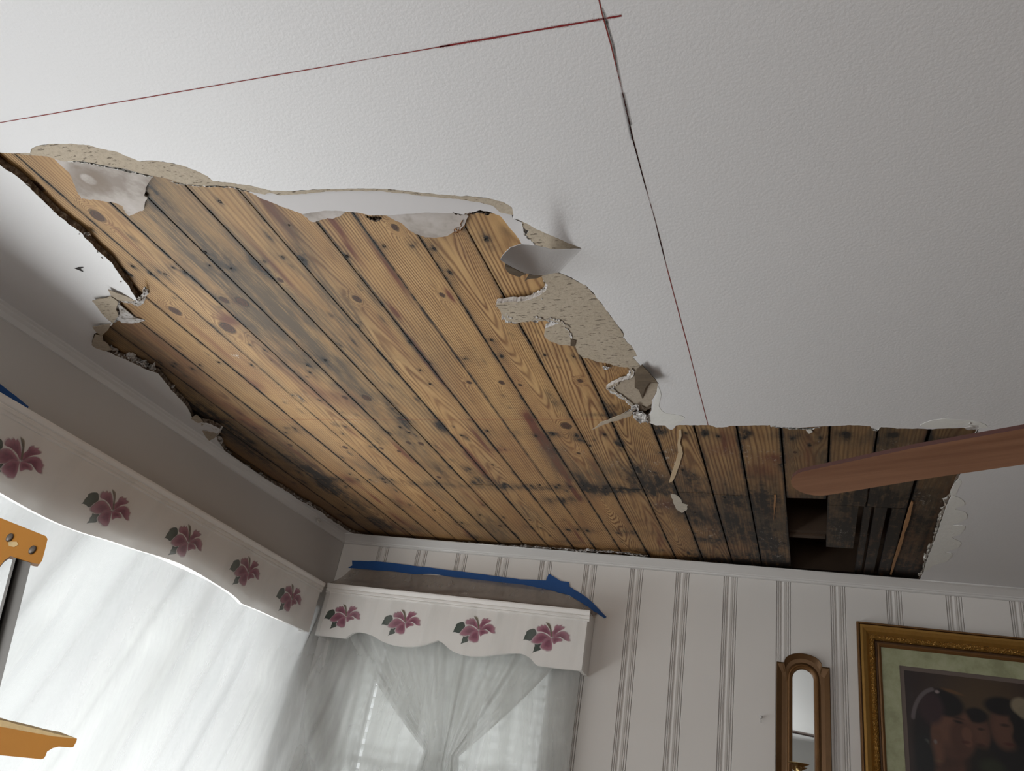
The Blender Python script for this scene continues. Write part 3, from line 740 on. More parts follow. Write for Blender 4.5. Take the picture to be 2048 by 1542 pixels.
chalk('chalk_line', [(1196, -8), (1205, 30), (1222, 90), (1245, 185), (1266, 280), (1290, 370), (1310, 440), (1331, 525), (1352, 605), (1375, 690), (1398, 780), (1416, 850)], .007, M['chalk'])
chalk('chalk_line', [(1245, 185), (1266, 280), (1290, 370), (1310, 440), (1331, 525)], .006, M['chalk_thick'])
chalk('pencil_line', [(1205, 15), (1213, 45), (1225, 85), (1238, 150), (1250, 200), (1262, 250)], .003, M['pencil'], dz=.0007)
chalk('pencil_line', [(1212, 40), (1228, 95), (1240, 170), (1255, 240), (1264, 280)], .003, M['pencil'], dz=.0007)

# ------------------------------------------------------------------ pine boards
HW = S+.0215; ZW = Z+.0215
seams = [-2.25, -2.12, -2.0, -1.902, -1.772, -1.651, -1.547, -1.441, -1.334, -1.213, -1.098, -.979, -.88, -.768, -.654, -.54, -.425, -.307, -.19, -.074, .050, .168, .289, .43, .56]
gaps = [2, 2, 2.4, 2.4, 2.2, 2.6, 2.4, 2.6, 3.0, 4.2, 2.4, 2.2, 1.6, 1.8, 2.6, 3.4, 4, 4.4, 4.4, 4.6, 5.4, 5, 8, 5, 3]
# per plank: tone(r,g,b multiplier), grey, style, K, contrast
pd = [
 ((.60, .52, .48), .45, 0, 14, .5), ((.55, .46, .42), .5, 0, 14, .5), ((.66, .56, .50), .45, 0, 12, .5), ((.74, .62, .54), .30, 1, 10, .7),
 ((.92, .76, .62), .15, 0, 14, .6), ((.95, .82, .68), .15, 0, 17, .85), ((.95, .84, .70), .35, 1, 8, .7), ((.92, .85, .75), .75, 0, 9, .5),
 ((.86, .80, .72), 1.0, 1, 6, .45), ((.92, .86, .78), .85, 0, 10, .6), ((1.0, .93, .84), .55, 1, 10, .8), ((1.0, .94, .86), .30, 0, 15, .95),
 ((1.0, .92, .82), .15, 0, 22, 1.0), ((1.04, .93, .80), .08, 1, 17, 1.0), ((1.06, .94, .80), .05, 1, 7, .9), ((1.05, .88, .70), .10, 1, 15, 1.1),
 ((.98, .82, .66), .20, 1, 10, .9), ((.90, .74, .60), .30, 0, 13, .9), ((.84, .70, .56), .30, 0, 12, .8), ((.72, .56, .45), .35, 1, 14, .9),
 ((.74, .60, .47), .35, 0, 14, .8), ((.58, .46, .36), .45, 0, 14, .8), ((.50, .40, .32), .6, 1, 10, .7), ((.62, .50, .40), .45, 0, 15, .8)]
def pxw(x, y): p = Pz(x, y, ZW); return p[0], p[1]
# stains: (px, py, radius across m, radius along m, strength, kind)
stains = []
def st(kind, x, y, rx, ry, s):
    if kind == 'dark' and x < 900 and y < 800 and rx > .02: s *= .5
    a, b = pxw(x, y); stains.append((kind, a, b, rx, ry, s))
for a in [(430, 510, .05, .10, .9), (415, 540, .03, .05, .7), (522, 535, .018, .05, 1.3), (325, 545, .03, .03, .8), (365, 545, .04, .10, .8), (605, 520, .012, .02, 1.0), (455, 600, .04, .05, .5),
          (445, 660, .03, .05, .7), (745, 590, .025, .10, .9), (700, 600, .03, .05, .6), (520, 640, .06, .2, .3), (600, 690, .05, .2, .3), (640, 720, .03, .06, .5), (790, 820, .03, .10, .8), (810, 845, .02, .05, 1.1),
          (880, 855, .02, .05, 1.1), (610, 720, .05, .12, .4), (330, 400, .05, .10, .8), (300, 380, .03, .05, 1.0), (690, 740, .05, .10, .5), (765, 640, .01, .03, .5),
          (640, 955, .03, .10, 1.0), (650, 975, .05, .10, .9), (560, 900, .07, .25, .6), (500, 900, .06, .25, .75), (460, 860, .04, .12, .9), (620, 940, .05, .10, .7), (700, 1000, .06, .2, .8), (760, 1050, .08, .10, .9), (830, 1060, .08, .08, .5), (800, 1010, .03, .12, .6),
          (390, 810, .08, .22, .75), (420, 845, .06, .12, .8), (330, 740, .04, .14, .45), (260, 690, .05, .08, .35), (950, 1075, .05, .05, .7),
          (960, 960, .05, .06, .9), (935, 940, .03, .05, .6), (1000, 975, .06, .04, .4), (880, 940, .03, .1, .5), (760, 880, .03, .05, .5),
          (1180, 975, .05, .05, 1.1), (1210, 985, .05, .04, 1.1), (1160, 960, .02, .08, 1.0), (1140, 1000, .05, .05, .7), (1245, 980, .05, .04, .9), (1290, 975, .05, .06, 1.4), (1305, 985, .03, .04, 1.2),
          (1100, 1000, .05, .05, .5), (1270, 950, .08, .12, .7), (1330, 970, .08, .10, .7), (1370, 1010, .07, .10, .7), (1400, 1040, .07, .10, .9), (1415, 1080, .06, .06, .8), (1380, 960, .03, .12, .8), (1340, 900, .04, .08, .3), (1320, 860, .02, .03, 1.2), (1410, 865, .015, .025, 1.1), (1493, 865, .015, .025, 1.0),
          (1240, 885, .02, .03, .9), (1160, 880, .02, .02, .8), (1105, 868, .02, .02, .9), (1110, 900, .03, .04, .5), (1470, 1000, .06, .10, .9), (1475, 1060, .07, .2, .8), (1460, 1040, .05, .12, .6), (1530, 1020, .05, .3, 1.0), (1545, 1090, .06, .15, .9),
          (1600, 870, .05, .04, .3), (1690, 870, .03, .03, .8), (1690, 1000, .06, .12, .8), (1690, 1060, .06, .2, 1.1), (1680, 1110, .08, .1, 1.2), (1760, 1000, .07, .2, 1.2), (1745, 1080, .06, .25, 1.6), (1775, 1060, .06, .2, 1.1), (1790, 870, .02, .02, 1.1), (1770, 880, .06, .06, .4),
          (1840, 920, .06, .03, .8), (1850, 990, .05, .10, .6), (1850, 1050, .06, .15, .7), (1885, 880, .05, .02, .9), (1830, 1100, .04, .1, .6), (1790, 1125, .06, .06, 1.2), (1280, 1100, .1, .03, .5), (1450, 1120, .2, .02, .9), (1650, 1140, .3, .03, 1.5), (1150, 1085, .12, .02, .5), (1250, 1060, .06, .05, .25),
          (1105, 800, .02, .06, .6), (1065, 840, .012, .03, .5), (1230, 815, .05, .05, .7), (1200, 830, .06, .02, .6), (1010, 460, .01, .02, .3), (1075, 590, .05, .02, .6)]: st('dark', *a)
for a in [(430, 520, .10, .30, .9), (520, 600, .10, .3, .7), (480, 620, .10, .3, .6), (620, 700, .10, .35, .7), (700, 760, .1, .3, .5), (380, 480, .08, .3, .7), (690, 640, .06, .2, .5), (640, 560, .06, .3, .5), (600, 600, .06, .3, .5),
          (560, 880, .2, .3, .5), (760, 960, .05, .15, .8), (720, 930, .05, .1, .5), (1000, 880, .05, .1, .2), (1130, 930, .06, .25, .5), (1180, 960, .1, .12, .8), (1300, 960, .25, .2, .7), (1400, 1020, .2, .2, .8), (1530, 1050, .15, .3, .9), (1700, 1000, .3, .4, .9), (1850, 980, .2, .3, .7), (1600, 900, .1, .1, .4), (1770, 880, .12, .08, .8),
          (820, 690, .03, .3, .4), (1060, 1030, .06, .15, .7), (880, 740, .04, .15, .3), (350, 740, .15, .15, .6), (280, 680, .1, .1, .8)]: st('grey', *a)
for a in [(850, 720, .009, .06, 1.4), (830, 690, .007, .07, 1.2), (790, 625, .010, .04, 1.2), (880, 760, .008, .06, .8), (1075, 870, .012, .10, 1.4), (1110, 920, .012, .12, 1.3), (1150, 985, .010, .10, 1.2), (1060, 840, .012, .05, 1.2), (1130, 950, .011, .08, 1.2),
          (670, 450, .010, .08, .9), (700, 500, .008, .05, .7), (640, 790, .05, .10, .5), (560, 720, .06, .2, .35), (700, 800, .05, .1, .5), (460, 640, .035, .04, .9), (475, 605, .02, .02, .6), (1440, 900, .05, .05, .3), (1520, 940, .06, .08, .5), (1340, 1010, .06, .06, .7),
          (880, 900, .01, .06, .4), (960, 880, .008, .10, .8), (700, 960, .03, .06, .5), (900, 590, .006, .03, 1.2), (1180, 700, .004, .02, .6), (340, 700, .05, .3, .4), (380, 760, .05, .4, .35), (1090, 880, .008, .2, .9), (1000, 900, .05, .02, .4), (1770, 920, .05, .04, .3), (1460, 880, .03, .05, .35), (1550, 915, .06, .03, .5)]: st('red', *a)
for a in [(1340, 920, .06, .12, .8), (1300, 940, .06, .06, .8), (1290, 1000, .03, .03, 1.1), (1330, 1010, .04, .04, 1.0), (1390, 1060, .08, .04, 1.0), (1420, 1070, .06, .02, 1.0), (1250, 930, .06, .04, .5), (1450, 960, .04, .01, 1.2), (1400, 955, .03, .01, .8), (1480, 900, .10, .03, .6), (1530, 920, .1, .04, .6), (1540, 1080, .05, .10, .8), (1555, 1110, .04, .05, .8), (1600, 885, .08, .02, .5),
          (1690, 1070, .05, .1, .6), (1780, 900, .03, .05, 1.2), (1850, 1000, .05, .1, .4), (1830, 900, .06, .03, .4), (690, 840, .06, .04, .7), (720, 860, .02, .02, .8), (470, 710, .02, .02, 1.2), (360, 625, .006, .006, .0), (760, 965, .04, .02, 1.0), (600, 800, .06, .05, .4), (800, 610, .01, .03, .8), (1150, 900, .05, .03, .4), (1080, 900, .2, .05, .15), (1250, 1075, .3, .02, .2)]: st('white', *a)
for _k in range(150):
    stains.append(('dark', random.uniform(-2.1, -.1)*HW, random.uniform(1.0, 3.25)*HW, random.uniform(.004, .009), random.uniform(.008, .028), random.uniform(.5, 1.1)))
for _k in range(60):
    stains.append(('red', random.uniform(-2.1, .3)*HW, random.uniform(.9, 3.25)*HW, random.uniform(.005, .022), random.uniform(.05, .20), random.uniform(.35, .8)))
knots = []
for x, y, r, k in [(195, 432, .022, 1), (350, 622, .020, 1), (484, 604, .022, 1), (448, 600, .016, 1), (714, 598, .014, 1), (733, 796, .019, 1), (690, 795, .012, 1), (1132, 852, .023, 1), (842, 888, .014, 1), (885, 590, .010, 1), (790, 455, .012, 1), (1160, 762, .010, 1), (1003, 765, .012, 1), (938, 765, .010, 1), (580, 890, .011, 1),
                   (455, 655, .028, 1), (525, 538, .010, 1), (817, 886, .012, 1), (690, 895, .014, 1), (763, 897, .010, 1), (798, 903, .010, 1), (1157, 907, .009, 1), (1590, 905, .008, 0), (878, 955, .012, 1), (1040, 770, .008, 1), (1000, 1052, .012, 1), (1060, 1040, .009, 1), (620, 715, .008, 0), (75, 372, .018, 1), (985, 930, .007, 0), (1010, 900, .006, 0), (560, 560, .01, 0), (1255, 960, .008, 0)]:
    a, b = pxw(x, y); knots.append((a, b, r))
nailpos = [(440, 403), (578, 450), (605, 520), (693, 513), (768, 492), (825, 492), (868, 497), (972, 478), (900, 545), (983, 680), (1003, 713), (930, 717), (840, 740), (780, 727), (680, 690), (1090, 710), (860, 768), (820, 685), (858, 726), (775, 865), (690, 853), (1240, 890), (1410, 868), (1493, 868), (330, 548), (370, 545), (462, 537), (302, 548), (400, 730), (350, 727), (740, 893), (1028, 862), (1105, 868), (800, 855), (880, 850), (1180, 892), (1322, 862), (1690, 868), (1437, 873), (620, 745), (530, 700), (500, 690), (940, 938), (985, 970), (1010, 968), (945, 965), (740, 960), (770, 965), (1112, 975), (1080, 970), (1180, 978), (1212, 977), (1240, 980), (700, 948), (1365, 940), (1310, 945), (1390, 1025), (1450, 995), (870, 1020), (900, 1030), (960, 1030), (1128, 1040), (1175, 1062), (820, 1010), (690, 1015), (735, 1035), (1325, 1100), (1500, 1110), (1560, 1115), (965, 1010), (860, 950), (585, 790), (640, 800), (1320, 905), (1275, 935), (970, 480), (410, 505), (1560, 930), (1630, 960), (1620, 890)]

seg = {}
YB = 3.52*S; Y0 = .60*S
JY = 2.54*HW/1.0
# butt joints (relative y) for plank index
butts = {4: 2.555, 9: None, 10: 2.535, 15: 2.52, 17: 2.53, 18: 2.55, 7: None, 12: None}
wood_objs = []
def plank(i, ya, yb, x0=None, x1=None, tone=None):
    a = (seams[i] if x0 is None else x0)*HW+gaps[i]*.00065; b = (seams[i+1] if x1 is None else x1)*HW-gaps[i+1]*.00065
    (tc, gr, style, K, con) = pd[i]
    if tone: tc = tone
    nx = max(4, int((b-a)/.0058)); ny = max(4, int((yb-ya)/.009))
    xs = np.linspace(a, b, nx+1); ys = np.linspace(ya, yb, ny+1)
    X, Y = np.meshgrid(xs, ys)
    u = (X-(seams[i]+seams[i+1])/2*HW)/((seams[i+1]-seams[i])/2*HW)
    uc = .35*math.sin(i*2.4)
    lowf = vnoise(Y*1.1+i*7.3, u*.4+i, 3)
    if style == 0:
        ring = K*.8*(u*.5+.10*lowf+.06*vnoise(Y*3.1, u*1.2+i*3, 8))+i*.37
    else:
        drift = 2.2*(Y-1.8)*(1 if i % 2 else -1)
        ring = K*(.85*np.abs(u-uc+.25*lowf)**1.7*.7 + drift*.28+.10*vnoise(Y*2.3+i, u*1.5, 9)+.05*vnoise(Y*7, u*3+i, 19))
    kn = np.ones_like(X)*2.0
    for (kx, ky, kr) in knots:
        if a-.005 <= kx <= b+.005 and ya-.1 < ky < yb+.1:
            dx = (X-kx)/kr; dy = (Y-ky)/(kr*1.45)
            d = np.sqrt(dx*dx+dy*dy)
            d *= 1+.12*vnoise(dx*1.5+ky*9, dy*1.5, 7)
            kn = np.minimum(kn, d)
            wgt = np.exp(-(d/2.0)**2)
            ring = ring+wgt*np.sign(dx)*1.6
            blend = np.clip((2.1-d)/1.0, 0, 1)
            ring = ring*(1-blend)+(d*2.6)*blend
    att = {k: np.zeros_like(X) for k in ('dark', 'grey', 'red', 'white')}
    att['grey'] += gr*.75*(0.55+.6*vnoise(Y*1.7+i*3.1, X*8, 4))
    for (kd, sx, sy, rx, ry, s) in stains:
        d2 = ((X-sx)/rx)**2+((Y-sy)/ry)**2
        if d2.min() > 6: continue
        wv = 1+.45*vnoise(X*40, Y*14, 31)
        att[kd] += s*np.exp(-d2*wv)
    # boards darker, greyer and redder toward the far right corner
    fr = np.clip((X/HW+.75)/.9, 0, 1)*np.clip((Y/HW-2.25)/.5, 0, 1)
    att['dark'] += .30*fr*(1+.8*vnoise(X*14, Y*5, 12))
    att['grey'] += .12*fr; att['red'] += .22*fr*np.clip(.5+vnoise(X*9, Y*3, 77), 0, 1)
    far = np.clip((Y/HW-1.85)/.5, 0, 1)
    att['red'] += .14*far; att['dark'] += .10*far*np.clip(.4+vnoise(X*11, Y*3.3, 52), 0, 1.2)
    att['dark'] += 1.1*np.clip((Y/HW-3.12)/.16, 0, 1)*np.clip((X/HW+.55)/.25, 0, 1)  # shadow band by the back wall, painted into the boards
    # band of grime along the joist lines
    for jy in (1.165, 1.615, 2.09, 2.545, 3.0):
        bw = np.exp(-((Y/HW-jy-.012*vnoise(X*6, jy, 2))/.035)**2)
        att['dark'] += bw*(.52 if 2.3 < jy < 2.8 else (.28 if jy > 2 else .14))*np.clip(.5+1.1*vnoise(X*10, jy*7, 6), 0, 2)
    # dark edges of boards
    ed = np.minimum(X-a, b-X)
    att['dark'] += .9*np.exp(-(ed/.0045)**2)+.34*np.exp(-(ed/.014)**2)*np.clip(vnoise(Y*6, X*3+i, 14), 0, 1)
    for (nxp, nyp) in nails_w:
        if a < nxp < b and ya < nyp < yb:
            d2 = ((X-nxp)/.0075)**2+((Y-nyp)/.011)**2
            att['dark'] += .85*np.exp(-d2)
            d2 = ((X-nxp)/.018)**2+((Y-nyp-.01)/.045)**2
            att['dark'] += .22*np.exp(-d2)
    # broad tonal drift and random brown patches
    att['red'] += .16*np.clip(vnoise(Y*2.3+i*5.1, X*9, 44), 0, 1)
    att['grey'] += .30*np.clip(vnoise(Y*2.9+i*2.7, X*12, 45)-.05, 0, 1)
    zz = ZW+.0006*vnoise(X*12, Y*2, 15)+(i*7 % 3)*.0004
    # split slat: slight cup at ends
    n = X.size; V = np.stack([X.ravel(), Y.ravel(), zz.ravel()], 1)
    bd = [j for j in range(nx+1)]+[r*(nx+1)+nx for r in range(1, ny+1)]+[ny*(nx+1)+j for j in range(nx-1, -1, -1)]+[r*(nx+1) for r in range(ny-1, 0, -1)]
    top_ = V[bd].copy(); top_[:, 2] = ZW+.020
    V2 = np.concatenate([V, top_]); Fc = []
    idx = np.arange((ny)*(nx+1)).reshape(ny, nx+1)[:, :nx].ravel()
    Fc = np.stack([idx, idx+nx+1, idx+nx+2, idx+1], 1).tolist()
    m = len(bd)
    for k in range(m):
        Fc.append([bd[k], bd[(k+1) % m], n+(k+1) % m, n+k])
    Fc.append([n+k for k in range(m)])
    o = mk('plank', V2, Fc, M['wood'], ceiling)
    me = o.data
    def put(nm, arr):
        A = me.attributes.new(nm, 'FLOAT', 'POINT'); full = np.concatenate([arr.ravel(), arr.ravel()[bd]]).astype(np.float32); A.data.foreach_set('value', full)
    put('ring', ring); put('con', np.full_like(X, con*1.2)); put('knot', np.clip(kn, 0, 1.2)/1.0)
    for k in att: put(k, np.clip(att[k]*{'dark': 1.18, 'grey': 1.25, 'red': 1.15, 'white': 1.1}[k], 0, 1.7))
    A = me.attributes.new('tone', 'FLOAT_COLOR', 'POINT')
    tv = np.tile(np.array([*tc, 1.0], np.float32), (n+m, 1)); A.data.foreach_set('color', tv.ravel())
    wood_objs.append(o); return o
nails_w = [pxw(x, y) for x, y in nailpos]
# regular extra nails along joists
for i in range(len(seams)-1):
    for jy in (1.165, 1.63, 2.09, 2.52, 3.0):
        for t in (.25, .75):
            x = (seams[i]+(seams[i+1]-seams[i])*t+random.uniform(-.012, .012))*HW; y = (jy+random.uniform(-.02, .02))*HW
            if random.random() < .38 and min((x-q[0])**2+(y-q[1])**2 for q in nails_w) > .03**2: nails_w.append((x, y))
yend = [YB-.01 if i > 12 else YB for i in range(24)]
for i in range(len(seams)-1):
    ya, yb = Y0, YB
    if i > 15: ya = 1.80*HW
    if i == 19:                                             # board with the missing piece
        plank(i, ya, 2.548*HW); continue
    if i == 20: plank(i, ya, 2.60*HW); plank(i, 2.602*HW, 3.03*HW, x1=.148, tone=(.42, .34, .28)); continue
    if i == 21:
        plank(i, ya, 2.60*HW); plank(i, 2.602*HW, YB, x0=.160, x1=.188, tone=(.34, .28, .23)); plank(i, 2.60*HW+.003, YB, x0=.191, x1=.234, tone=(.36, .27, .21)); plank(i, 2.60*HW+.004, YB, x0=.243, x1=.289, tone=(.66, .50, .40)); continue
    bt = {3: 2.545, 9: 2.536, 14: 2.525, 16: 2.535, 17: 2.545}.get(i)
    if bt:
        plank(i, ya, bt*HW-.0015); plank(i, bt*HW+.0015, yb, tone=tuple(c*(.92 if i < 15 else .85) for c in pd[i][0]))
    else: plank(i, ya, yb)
# nails, one joined part
V = []; Fc = []
for x, y in nails_w:
    k = len(V); r = random.uniform(.0026, .0048); a0 = random.uniform(0, 1)
    V += [(x+r*math.cos(a0+t*math.pi/3), y+r*1.3*math.sin(a0+t*math.pi/3), ZW-.0008) for t in range(6)]; V.append((x, y, ZW+.001))
    Fc += [(k+t, k+(t+1) % 6, k+6) for t in range(6)]
nh = mk('nail_hole', V, Fc, M['nail'], ceiling); nh['kind'] = 'stuff'
chalk('chalk_line', lin((425, 838.5), (1240, 838), 10), .0042, M['chalk'], ZW, .0009)
# splinters and plaster remnants on the boards
def onwood(name, pts, mat, drop=.003, th=.003, seed=1, amp=.8):
    off = -(ZW-Z)
    return patch(name, [(x, y, off+drop) for x, y in pts], mat, ceiling, th, amp, 3, seed)
onwood('plaster_remnant', [(1357, 862), (1362, 860), (1363, 872), (1360, 884), (1364, 895), (1366, 908), (1360, 925), (1352, 950), (1346, 962), (1338, 966), (1344, 945), (1352, 922), (1357, 906), (1355, 892), (1357, 876)], M['rawwood'], .004, .003, 81)
onwood('plaster_remnant', [(1341, 988), (1352, 990), (1360, 997), (1364, 1006), (1376, 1010), (1374, 1020), (1364, 1026), (1352, 1018), (1346, 1005)], M['remnant'], .002, .002, 82, 1.5)
onwood('splinter', [(1823, 1003), (1827, 1006), (1822, 1030), (1812, 1060), (1803, 1090), (1790, 1128), (1784, 1150), (1780, 1150), (1788, 1118), (1800, 1080), (1808, 1050), (1817, 1020)], M['splinter'], .006, .005, 83, .8)
onwood('splinter', [(1548, 990), (1552, 990), (1551, 1010), (1547, 1040)], M['splinter'], .003, .002, 84)
onwood('plaster_remnant', [(1612, 861), (1622, 860), (1626, 864), (1618, 868)], M['compound'], .004, .003, 85)
# attic cavity: joists across and a dark deck above so no daylight enters
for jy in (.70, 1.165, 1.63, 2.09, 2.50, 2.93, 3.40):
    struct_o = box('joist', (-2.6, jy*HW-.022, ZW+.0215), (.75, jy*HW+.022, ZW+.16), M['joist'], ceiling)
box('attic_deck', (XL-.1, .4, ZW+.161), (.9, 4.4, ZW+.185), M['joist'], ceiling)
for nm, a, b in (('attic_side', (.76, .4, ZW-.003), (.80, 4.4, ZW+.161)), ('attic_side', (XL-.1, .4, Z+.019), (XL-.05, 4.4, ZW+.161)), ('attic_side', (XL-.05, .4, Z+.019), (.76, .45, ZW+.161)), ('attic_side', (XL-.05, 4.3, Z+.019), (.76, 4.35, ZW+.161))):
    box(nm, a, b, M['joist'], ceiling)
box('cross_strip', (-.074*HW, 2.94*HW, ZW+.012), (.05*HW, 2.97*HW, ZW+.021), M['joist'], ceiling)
# small knob of plaster on the crown by the corner
V, Fc = lathe([(.001, -.012), (.008, -.010), (.012, -.002), (.010, .007), (.003, .011), (.0005, .012)], Pp(638, 1041, (XL+.035, 0, 0), (1, 0, 0)), 14)
fixn(tag(mk('ceiling_hook', V, Fc, M['gyp'], smooth=True), 'small round grey knob stuck to the crown moulding just left of the wall corner', 'hook'))

# ------------------------------------------------------------------ windows, blinds, curtains
def window(name, f, s0, s1, z0, z1, cw=.09, rail=True):
    e = bpy.data.objects.new(name, None); col.objects.link(e); e['kind'] = 'structure'; e['_org'] = [0, 0, 0]
    w_ = .05
    V, Fc = merge([box8((s0, .04, z0), (s0+w_, .10, z1), f), box8((s1-w_, .04, z0), (s1, .10, z1), f), box8((s0+w_, .04, z0), (s1-w_, .10, z0+w_), f), box8((s0+w_, .04, z1-w_), (s1-w_, .10, z1), f), *([box8((s0+w_, .05, (z0+z1)/2-.02), (s1-w_, .09, (z0+z1)/2+.02), f)] if rail else [])])
    fixn(mk('window_frame', V, Fc, M['white'], e))
    for a, b in (((z0+w_, (z0+z1)/2-.02), ((z0+z1)/2+.02, z1-w_)) if rail else ((z0+w_, z1-w_),)):
        fixn(mk('pane', *box8((s0+w_, .068, a), (s1-w_, .072, b), f), M['glass'], e))
    V, Fc = merge([box8((s0-.09, -.018, z0), (s0, -.0105, z1+.09), f), box8((s1, -.018, z0), (s1+cw, -.0105, z1+.09), f), box8((s0, -.018, z1), (s1, -.0105, z1+.09), f)])
    fixn(mk('casing', V, Fc, M['trim'], e))
    fixn(mk('sill', *box8((s0-.1, -.05, z0-.025), (s1+cw, .04, z0), f), M['trim'], e))
    return e
window('window_1', fLeft, LW0, LW1, LZ0, LZ1, .05, False)
window('window_2', fBack, BW0, BW1, BZ0, BZ1)
window('fill_window_rear', fRear, -1.1, .5, .75, 2.0)  # added window out of view, lets the rear fill lamp in
window('fill_window_left', fLeft, -2.25, .25, .6, 2.05)  # added bare window out of view, for the left fill lamp
def blind(f, s0, s1, z0, z1, label, tilt, org, width=.05):
    e = empty('window_blind', org, label, 'blind')
    fixn(mk('head_rail', *box8((s0, .0, z1-.045), (s1, .036, z1), f), M['white'], e))
    z = z1-.075; n = 0
    while z > z0+.03:
        dx = width/2*math.cos(tilt); dz = width/2*math.sin(tilt)
        V = [f(s, .018+sx*dx, z+sx*dz+t*.0013) for s in (s0+.005, s1-.005) for sx in (-1, 1) for t in (-1, 1)]
        Fc = [(0, 1, 3, 2), (4, 6, 7, 5), (0, 4, 5, 1), (2, 3, 7, 6), (0, 2, 6, 4), (1, 5, 7, 3)]
        fixn(mk('slat', V, Fc, M['white'], e)); z -= .056
    fixn(mk('bottom_rail', *box8((s0, .006, z0+.004), (s1, .030, z0+.020), f), M['white'], e))
    return e
0 and blind(fLeft, LW0+.01, LW1-.01, LZ0, LZ1, 'wide white slatted blind in the left window behind the bright curtain', -.70, (XL, (LW0+LW1)/2, LZ0))
blind(fBack, BW0+.01, BW1-.01, BZ0, BZ1, 'white slatted blind in the end wall window behind gathered sheer curtain', -.60, WB((BW0+BW1)/2, 0, BZ0))

# left curtain and films ------------------------------------------------
VL0 = np.array([-2.12*S, 3.124*S, 0]); VL1 = np.array([-2.045*S, 1.39*S, 0])
dL = (VL1-VL0)/np.linalg.norm(VL1-VL0); nL = np.array([-dL[1], dL[0], 0]); nL = nL if nL[0] > 0 else -nL
LLEN = float(np.linalg.norm(VL1-VL0)); VL_end = 3.3
def VLp(s, d, z): return VL0+dL*s+nL*d+np.array([0, 0, z])     # s from the corner end toward the camera
ZLt = CAMZ+.718*S
def sheet(name, fn, ns, nt_, mat, parent=None, dens=None):
    V = []; Fc = []
    for j in range(nt_+1):
        for i in range(ns+1): V.append(fn(i/ns, j/nt_))
    for j in range(nt_):
        for i in range(ns):
            a = j*(ns+1)+i; Fc.append((a, a+1, a+ns+2, a+ns+1))
    o = mk(name, V, Fc, mat, parent, smooth=True)
    if dens:
        a = o.data.attributes.new('dens', 'FLOAT', 'POINT')
        a.data.foreach_set('value', [dens(i/ns, j/nt_) for j in range(nt_+1) for i in range(ns+1)])
    return o
def folds(s, t, k, amp, seed):
    return amp*(math.sin(s*k+1.3*float(vnoise(s*1.7, t*.5, seed)))*.6+float(vnoise(s*k*.43, t*.8, seed+1))*.9)
def left_curtain(u, t):
    s = -.135+u*3.3; z = (ZLt-.10)*(1-t)+.12*t
    drop = (ZLt-.1)-z
    ph = s-.38*drop
    d = -.048+folds(ph, t, 26, .010+.022*min(1, drop*1.6), 3)+.008*math.sin(ph*7)
    return VLp(s, min(d, -.021), z)
def scd(u, t):
    s = -.135+u*3.3; ph = s-.38*t*2.0
    a = .5+.5*math.sin(ph*26+1.3*float(vnoise(ph*1.7, t*.5, 3)))
    b = float(vnoise(ph*11, t*.7, 8))
    c = float(vnoise(ph*3.1, t*.4, 18))
    return max(.12, .34+.42*a*(.6+.4*b)+.16*b+.16*c)+1.0*min(1, max(0, (.34-s)/.16))
tag(sheet('sheer_curtain', left_curtain, 330, 30, M['sheer'], dens=scd), 'bright white sheer curtain in folds across the left window', 'curtain', 'sheer curtains at the windows')
def left_film(u, t):
    s = -.16+u*3.3; z = (ZLt-.03)*(1-t)+.10*t
    drop = (ZLt-.03)-z
    ph = s-.42*drop
    free = min(1, max(0, (drop-.30)/.25))
    d = .022+free*(.02+.07*drop*.5+folds(ph, t, 9, .030, 13))+.003*float(vnoise(s*9, drop*6, 5))
    if s < 0: d += s*.0
    return VLp(s, d, z)
def ldens(u, t):
    s = -.16+u*3.3; drop = t*2.15; ph = s-.42*drop
    fr = min(1, max(0, (drop-.27)/.25)); c = min(1, max(0, 1.25-max(0, s)/.45))
    n = float(vnoise(ph*7, t*.8, 2)); n2 = float(vnoise(ph*21, t*.8, 3)); n3 = float(vnoise(ph*48, t, 5))
    return .06+.10*max(0, float(vnoise(ph*16, drop*2, 12)))*(1-fr)+fr*max(0, .15+.20*n+.13*n2+.07*n3)+.34*c*fr
tag(sheet('plastic_sheet', left_film, 330, 60, M['film'], dens=ldens), 'clear plastic dust sheet hanging in soft folds over the left valance and window', 'dust sheet', 'plastic dust sheets over the windows')

# back valance geometry
FB = .145*S                                                     # depth of the back valance
ZBt = float(PB(1175, 1222, FB)[2])
sB0 = sB(PB(656, 1174, FB)); sB1 = sB(PB(1177, 1223, FB))
def back_curtain(u, t):
    s0_, s1_ = sB0+.06, sB1-.05; sc_ = sB(PB(885, 1542, .09))
    z = (ZBt-.10)*(1-t)+.25*t; drop = (ZBt-.10)-z
    g = min(1, drop/.62); pinch = 1-.86*g**1.25
    if drop > .62: pinch = .14+(drop-.62)*.35
    s = s0_+(s1_-s0_)*u
    s2 = sc_+(s-sc_)*pinch
    d = .105+ (math.sin(u*58+1.5*float(vnoise(u*6, 0, 3)))*.010+float(vnoise(u*26, t*.6, 9))*.014)*(.6+.5*g)
    return WB(s2, d, z)
tag(sheet('sheer_curtain', back_curtain, 260, 50, M['sheerb'], dens=lambda u, t: .70+.2*float(vnoise(u*60, t, 4))), 'white sheer curtain gathered to a knot in the end wall window', 'curtain', 'sheer curtains at the windows')
def side_curtain(s0_, s1_, seed, lean):
    def fn(u, t):
        z = (ZBt-.10)*(1-t)+.15*t; drop = (ZBt-.1)-z
        s = s0_+(s1_-s0_)*u+lean*drop*(1-u)
        return WB(s, .055+math.sin(u*26+seed)*.008+float(vnoise(u*11, t*.7, seed))*.010, z)
    return fn
sdn = lambda u, t: .72+.2*float(vnoise(u*24, t, 6))
